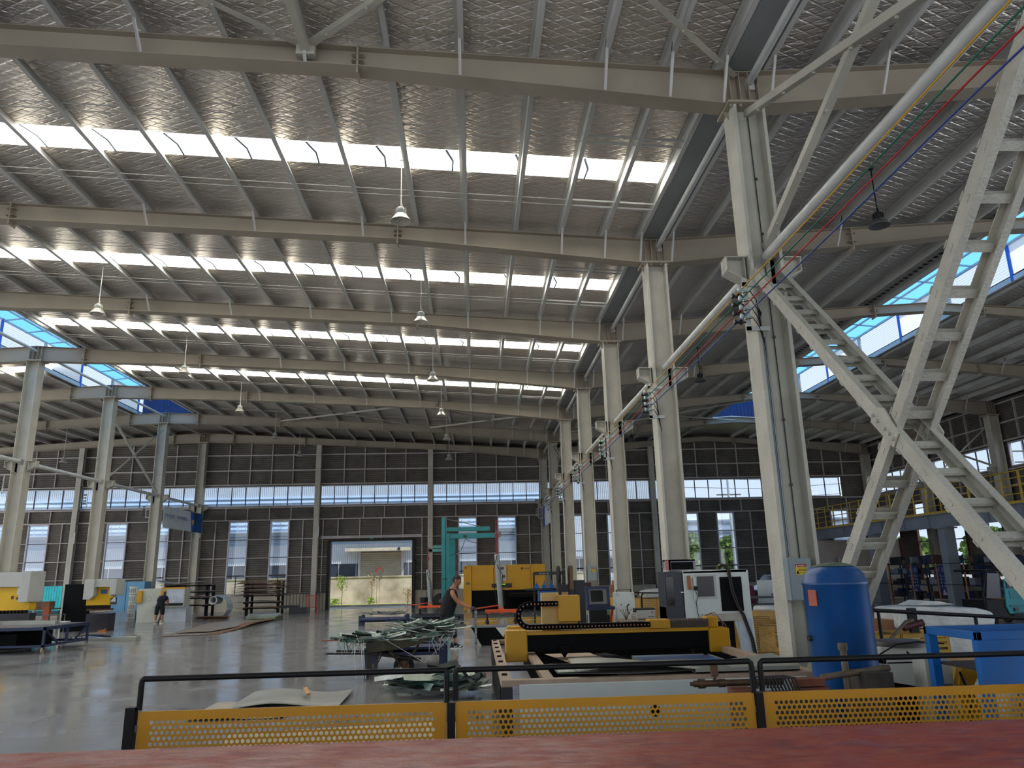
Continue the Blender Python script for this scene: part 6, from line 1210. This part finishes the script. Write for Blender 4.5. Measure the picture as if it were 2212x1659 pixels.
# ================================================================ PEOPLE
def head(parent,c,f,s=1.0,hairm=None):
    """head centred at c facing unit vector f (horizontal-ish)"""
    f=Vector(f).normalized(); side=f.cross(Vector((0,0,1))).normalized(); up=side.cross(f)
    def W(x,y,z): return Vector(c)+side*x*s+f*y*s+up*z*s
    b=B(); n=20; prof=[]
    for i in range(15):
        a=PI*i/14; z=.115*math.cos(a); r_=math.sin(a)
        row=[]
        for j in range(n):
            t_=2*PI*j/n; x=.074*r_*math.cos(t_); y=.092*r_*math.sin(t_)
            if z<-.02: x*=1-.35*(-z-.02)/.095; y=y*(1-.1*(-z)/.1)+.018*(-z-.02)/.095
            if math.sin(t_)>.93 and -.035<z<.02: y+=.02*(1-abs(z+.01)/.04)
            if math.sin(t_)>.7 and .0<z<.035: y-=.006
            row.append(W(x,y,z))
        prof.append(row)
    vs=[v for row in prof for v in row]; b.add(vs,[(i*n+j,i*n+(j+1)%n,(i+1)*n+(j+1)%n,(i+1)*n+j) for i in range(14) for j in range(n)],True)
    for e in (-1,1):
        p=W(.076*e,-.004,.0); q=W(.088*e,-.012,.0); vs=[]
        for k in range(8): a=2*PI*k/8; vs.append(p+f*.016*s*math.cos(a)+up*.03*s*math.sin(a))
        for k in range(8): a=2*PI*k/8; vs.append(q+f*.02*s*math.cos(a)+up*.034*s*math.sin(a))
        b.add(vs,[(k,(k+1)%8,8+(k+1)%8,8+k) for k in range(8)]+[tuple(range(8,16))],True)
    nose=[W(-.012,.088,-.002),W(.012,.088,-.002),W(.016,.088,-.032),W(-.016,.088,-.032),W(0,.094,.01),W(0,.112,-.026)]; b.add(nose,[(0,4,5,3),(4,1,2,5),(3,5,2),(0,1,4)])
    b.beam(W(-.022,.088,-.058),W(.022,.088,-.058),.008*s,.012*s); h_=put('head',b,SKIN,parent)
    b=B()
    for e in (-1,1): b.beam(W(.03*e-.012,.087,.012),W(.03*e+.012,.087,.012),.004*s,.008*s); b.beam(W(.03*e-.016,.088,.03),W(.03*e+.016,.088,.032),.005*s,.007*s)
    put('eyes',b,BLK,h_)
    b=B(); vs=[]; rows=9
    for i in range(rows):
        a=PI*.62*i/(rows-1); z=.122*math.cos(a); r_=math.sin(a)
        for j in range(n):
            t_=2*PI*j/n; y=.102*r_*math.sin(t_); x=.083*r_*math.cos(t_); zz=z
            if math.sin(t_)>.3: zz=max(z,.052); 
            wob=1+.04*math.sin(j*5+i*3); vs.append(W(x*wob,y*wob-.006,zz+.006))
    b.add(vs,[(i*n+j,i*n+(j+1)%n,(i+1)*n+(j+1)%n,(i+1)*n+j) for i in range(rows-1) for j in range(n)],True); put('hair',b,mat('black_hair','0c0a0a',.7,0,.2,30,bump=.004,bs=90),h_)
    return h_
def shoe(parent,x,y,z,dirx,diry,m1,m2,s=1):
    d=Vector((dirx,diry,0)).normalized(); a=math.atan2(d.y,d.x); b=B(); M=Matrix.Rotation(a,3,'Z')
    pr=[(-.11,.02),(.17,.02),(.175,.05),(.12,.075),(.04,.10),(.0,.14),(-.07,.145),(-.11,.10)]; vs=[]
    for w_ in (-.045,.045):
        for px,pz in pr: vs.append(Vector((x,y,z))+M@Vector((px*s,w_*s,pz*s)))
    n=len(pr); b.add(vs,[tuple(range(n)),tuple(range(n,2*n))[::-1]]+[(i,(i+1)%n,n+(i+1)%n,n+i) for i in range(n)]); o=put('shoe',b,m1,parent,bevel=.012)
    b=B(); c=Vector((x,y,z))+M@Vector((.03*s,0,.015*s)); b.box(c,(.3*s,.1*s,.03*s),rz=a); put('sole',b,m2,o,bevel=.006)
    b=B(); c=Vector((x,y,z))+M@Vector((.02*s,-.048*s,.06*s)); b.box(c,(.09*s,.004,.02*s),rz=a,ry=-.3); b.box(Vector((x,y,z))+M@Vector((.13*s,0,.06*s)),(.06*s,.093*s,.03*s),rz=a); put('trim',b,m2,o)
DARKP=mat('dark_trousers','111216',.9,0,.15,6,bump=.01,bs=10); GLV=mat('slate_glove','39424f',.9,0,.15,20)
t=T('person','person in black sleeveless top, dark trousers and gloves leaning on the lifter handle','person',(-.75,20.1,0))
# local frame: x right (towards machine), y away. pelvis at (-.03,0,.86)
body=[[(-.02,0,.90,.135,.12),(.02,0,1.02,.13,.115),(.07,0,1.18,.14,.12),(.115,0,1.34,.135,.13),(.15,0,1.45,.08,.10),(.185,0,1.52,.052,.052),(.21,0,1.58,.05,.05)],
 [(.115,0,1.34,.135,.13),(.12,-.16,1.385,.062,.06),(.15,-.205,1.33,.052,.05),(.21,-.215,1.22,.044,.042),(.28,-.2,1.13,.038,.036),(.42,-.17,1.06,.033,.032),(.56,-.14,1.0,.026,.024),(.60,-.13,.98,.026,.022)],
 [(.115,0,1.34,.135,.13),(.12,.16,1.385,.062,.06),(.16,.2,1.32,.05,.05),(.24,.19,1.21,.044,.042),(.32,.15,1.12,.038,.036),(.46,.06,1.04,.033,.032),(.58,-.02,1.0,.026,.024),(.62,-.04,.99,.026,.022)],
 [(-.02,0,.90,.135,.12),(-.06,.1,.84,.1,.095),(-.10,.12,.62,.075,.07),(-.15,.12,.42,.055,.052),(-.17,.13,.26,.045,.042),(-.19,.13,.09,.035,.032)],
 [(-.02,0,.90,.135,.12),(.02,-.1,.84,.1,.095),(.10,-.11,.64,.075,.07),(.13,-.11,.46,.055,.052),(.17,-.11,.28,.045,.042),(.19,-.11,.09,.035,.032)]]
def skinned(name,chains,m,parent,lv=2,gr=1.22):
    vs=[];es=[];rs=[];idx={}
    for ch in chains:
        prev=None
        for p in ch:
            k=tuple(round(c,4) for c in p[:3])
            if k not in idx: idx[k]=len(vs); vs.append(p[:3]); rs.append(tuple(v*gr for v in (p[3:] if len(p)>4 else (p[3],p[3]))))
            i=idx[k]
            if prev is not None: es.append((prev,i))
            prev=i
    me=bpy.data.meshes.new(name); me.from_pydata(vs,es,[]); o=bpy.data.objects.new(name,me); COL.objects.link(o); o.parent=parent
    import bmesh
    bm=bmesh.new(); bm.from_mesh(me); ly=bm.verts.layers.skin.verify(); bm.verts.ensure_lookup_table()
    for i,r_ in enumerate(rs): bm.verts[i][ly].radius=r_; bm.verts[i][ly].use_root=(i==0)
    bm.to_mesh(me); bm.free()
    sk=o.modifiers.new('skin','SKIN'); sk.use_smooth_shade=True; sk.branch_smoothing=.6; sd=o.modifiers.new('sub','SUBSURF'); sd.levels=lv; sd.render_levels=lv
    me.materials.append(m); return o
skinned('body',body,SKIN,t,2,1.3)
skinned('tank_top',[[(-.04,0,.74,.15,.14),(-.03,0,.84,.16,.15),(.0,0,.96,.16,.15),(.04,0,1.08,.165,.15),(.08,0,1.2,.17,.155),(.11,0,1.34,.165,.155),(.125,0,1.43,.12,.135),(.14,0,1.49,.075,.09)],[(.125,0,1.43,.12,.135),(.125,-.12,1.44,.06,.05)],[(.125,0,1.43,.12,.135),(.125,.12,1.44,.06,.05)]],CLOTH,t,2,1.42)
skinned('trousers',[[(-.01,0,1.02,.135,.12),(-.02,0,.93,.15,.135),(-.02,0,.86,.15,.13),(-.06,.1,.80,.115,.11),(-.10,.12,.62,.095,.09),(-.15,.12,.42,.08,.078),(-.17,.13,.26,.078,.076)],[(-.02,0,.86,.15,.13),(.02,-.1,.80,.115,.11),(.10,-.11,.64,.095,.09),(.13,-.11,.46,.085,.082),(.17,-.11,.24,.08,.078)]],DARKP,t,2,1.34)
head(t,(.245,0,1.66),(.93,-.1,-.28),1.2)
shoe(t,-.19,.13,0,1,-.05,BLK,WHT); shoe(t,.2,-.11,0,1,-.1,BLK,WHT)
def hand(t,c,f,m,s=1,name='glove'):
    c=Vector(c); f=Vector(f).normalized(); side=f.cross(Vector((0,0,1))).normalized(); up=side.cross(f); ch=[]
    P=lambda a,b_,d: tuple(c+f*a*s+side*b_*s+up*d*s)
    ch.append([P(-.03,0,0)+(.026*s,.024*s),P(.03,0,0)+(.034*s,.02*s),P(.06,0,0)+(.034*s,.018*s)])
    o=skinned(name,ch,m,t,2)
    for k,(b_,L) in enumerate(((-.03,.07),(-.01,.08),(.01,.075),(.03,.06))):
        skinned('finger',[[P(.055,b_,0)+(.010*s,),P(.055+L*.45,b_,-.012)+(.0095*s,),P(.055+L*.6,b_,-.035)+(.009*s,),P(.055+L*.4,b_,-.05)+(.008*s,)]],m,o,1)
    skinned('thumb',[[P(.0,-.03,-.005)+(.012*s,),P(.03,-.055,-.01)+(.011*s,),P(.06,-.05,-.03)+(.009*s,)]],m,o,1); return o
hand(t,(.63,-.13,.975),(1,.1,-.15),GLV,1.15); hand(t,(.65,-.04,.985),(1,-.1,-.1),GLV,1.15)
# bending worker: seen from behind, leaning forward over the shear table
t=T('person','person in dark clothes bent forward over the shear table','person',(-14.15,35.45,0))
body=[[(0,0,.92,.13,.115),(.0,.05,1.02,.125,.11),(0,.16,1.10,.13,.11),(0,.28,1.12,.125,.10),(0,.36,1.1,.08,.08),(0,.42,1.07,.05,.05)],
 [(0,.28,1.12,.125,.10),(-.17,.28,1.08,.055,.055),(-.22,.3,.95,.045,.043),(-.24,.33,.84,.036,.035),(-.2,.45,.80,.03,.028),(-.17,.52,.79,.024,.02)],
 [(0,.28,1.12,.125,.10),(.17,.28,1.08,.055,.055),(.21,.3,.95,.045,.043),(.2,.35,.84,.036,.035),(.14,.46,.80,.03,.028),(.1,.53,.79,.024,.02)],
 [(0,0,.92,.13,.115),(-.1,0,.82,.095,.095),(-.13,.0,.45,.058,.058),(-.15,0,.25,.045,.045),(-.16,0,.08,.035,.035)],
 [(0,0,.92,.13,.115),(.1,0,.82,.095,.095),(.12,0.0,.45,.058,.058),(.14,0,.25,.045,.045),(.15,0,.08,.035,.035)]]
skinned('body',body,SKIN,t)
skinned('shirt',[[(0,-.03,.90,.14,.13),(0,.02,.98,.15,.135),(0,.06,1.04,.155,.135),(0,.16,1.11,.15,.125),(0,.28,1.12,.15,.125),(0,.37,1.1,.1,.1)],[(0,.28,1.12,.15,.125),(-.17,.28,1.08,.072,.07),(-.215,.3,.97,.058,.056)],[(0,.28,1.12,.15,.125),(.17,.28,1.08,.072,.07),(.205,.3,.97,.058,.056)]],mat('navy_shirt','12182c',.9,0,.15,6),t)
skinned('trousers',[[(0,.05,1.02,.13,.12),(0,0,.96,.145,.13),(0,0,.9,.145,.13),(-.1,0,.8,.11,.11),(-.13,.0,.48,.08,.08),(-.14,0,.34,.07,.07)],[(0,0,.9,.145,.13),(.1,0,.8,.11,.11),(.12,0,.48,.08,.08),(.13,0,.34,.07,.07)]],DARKP,t)
head(t,(0,.5,1.0),(0,.75,-.66),1.1)
shoe(t,-.16,0,0,-.3,1,mat('pale_sandal','a89a8c',.8),WHT); shoe(t,.15,0,0,.3,1,mat('pale_sandal','a89a8c',.8),WHT)
hand(t,(-.16,.54,.785),(.2,1,-.1),SKIN,1,'hand'); hand(t,(.09,.55,.785),(-.2,1,-.1),SKIN,1,'hand')
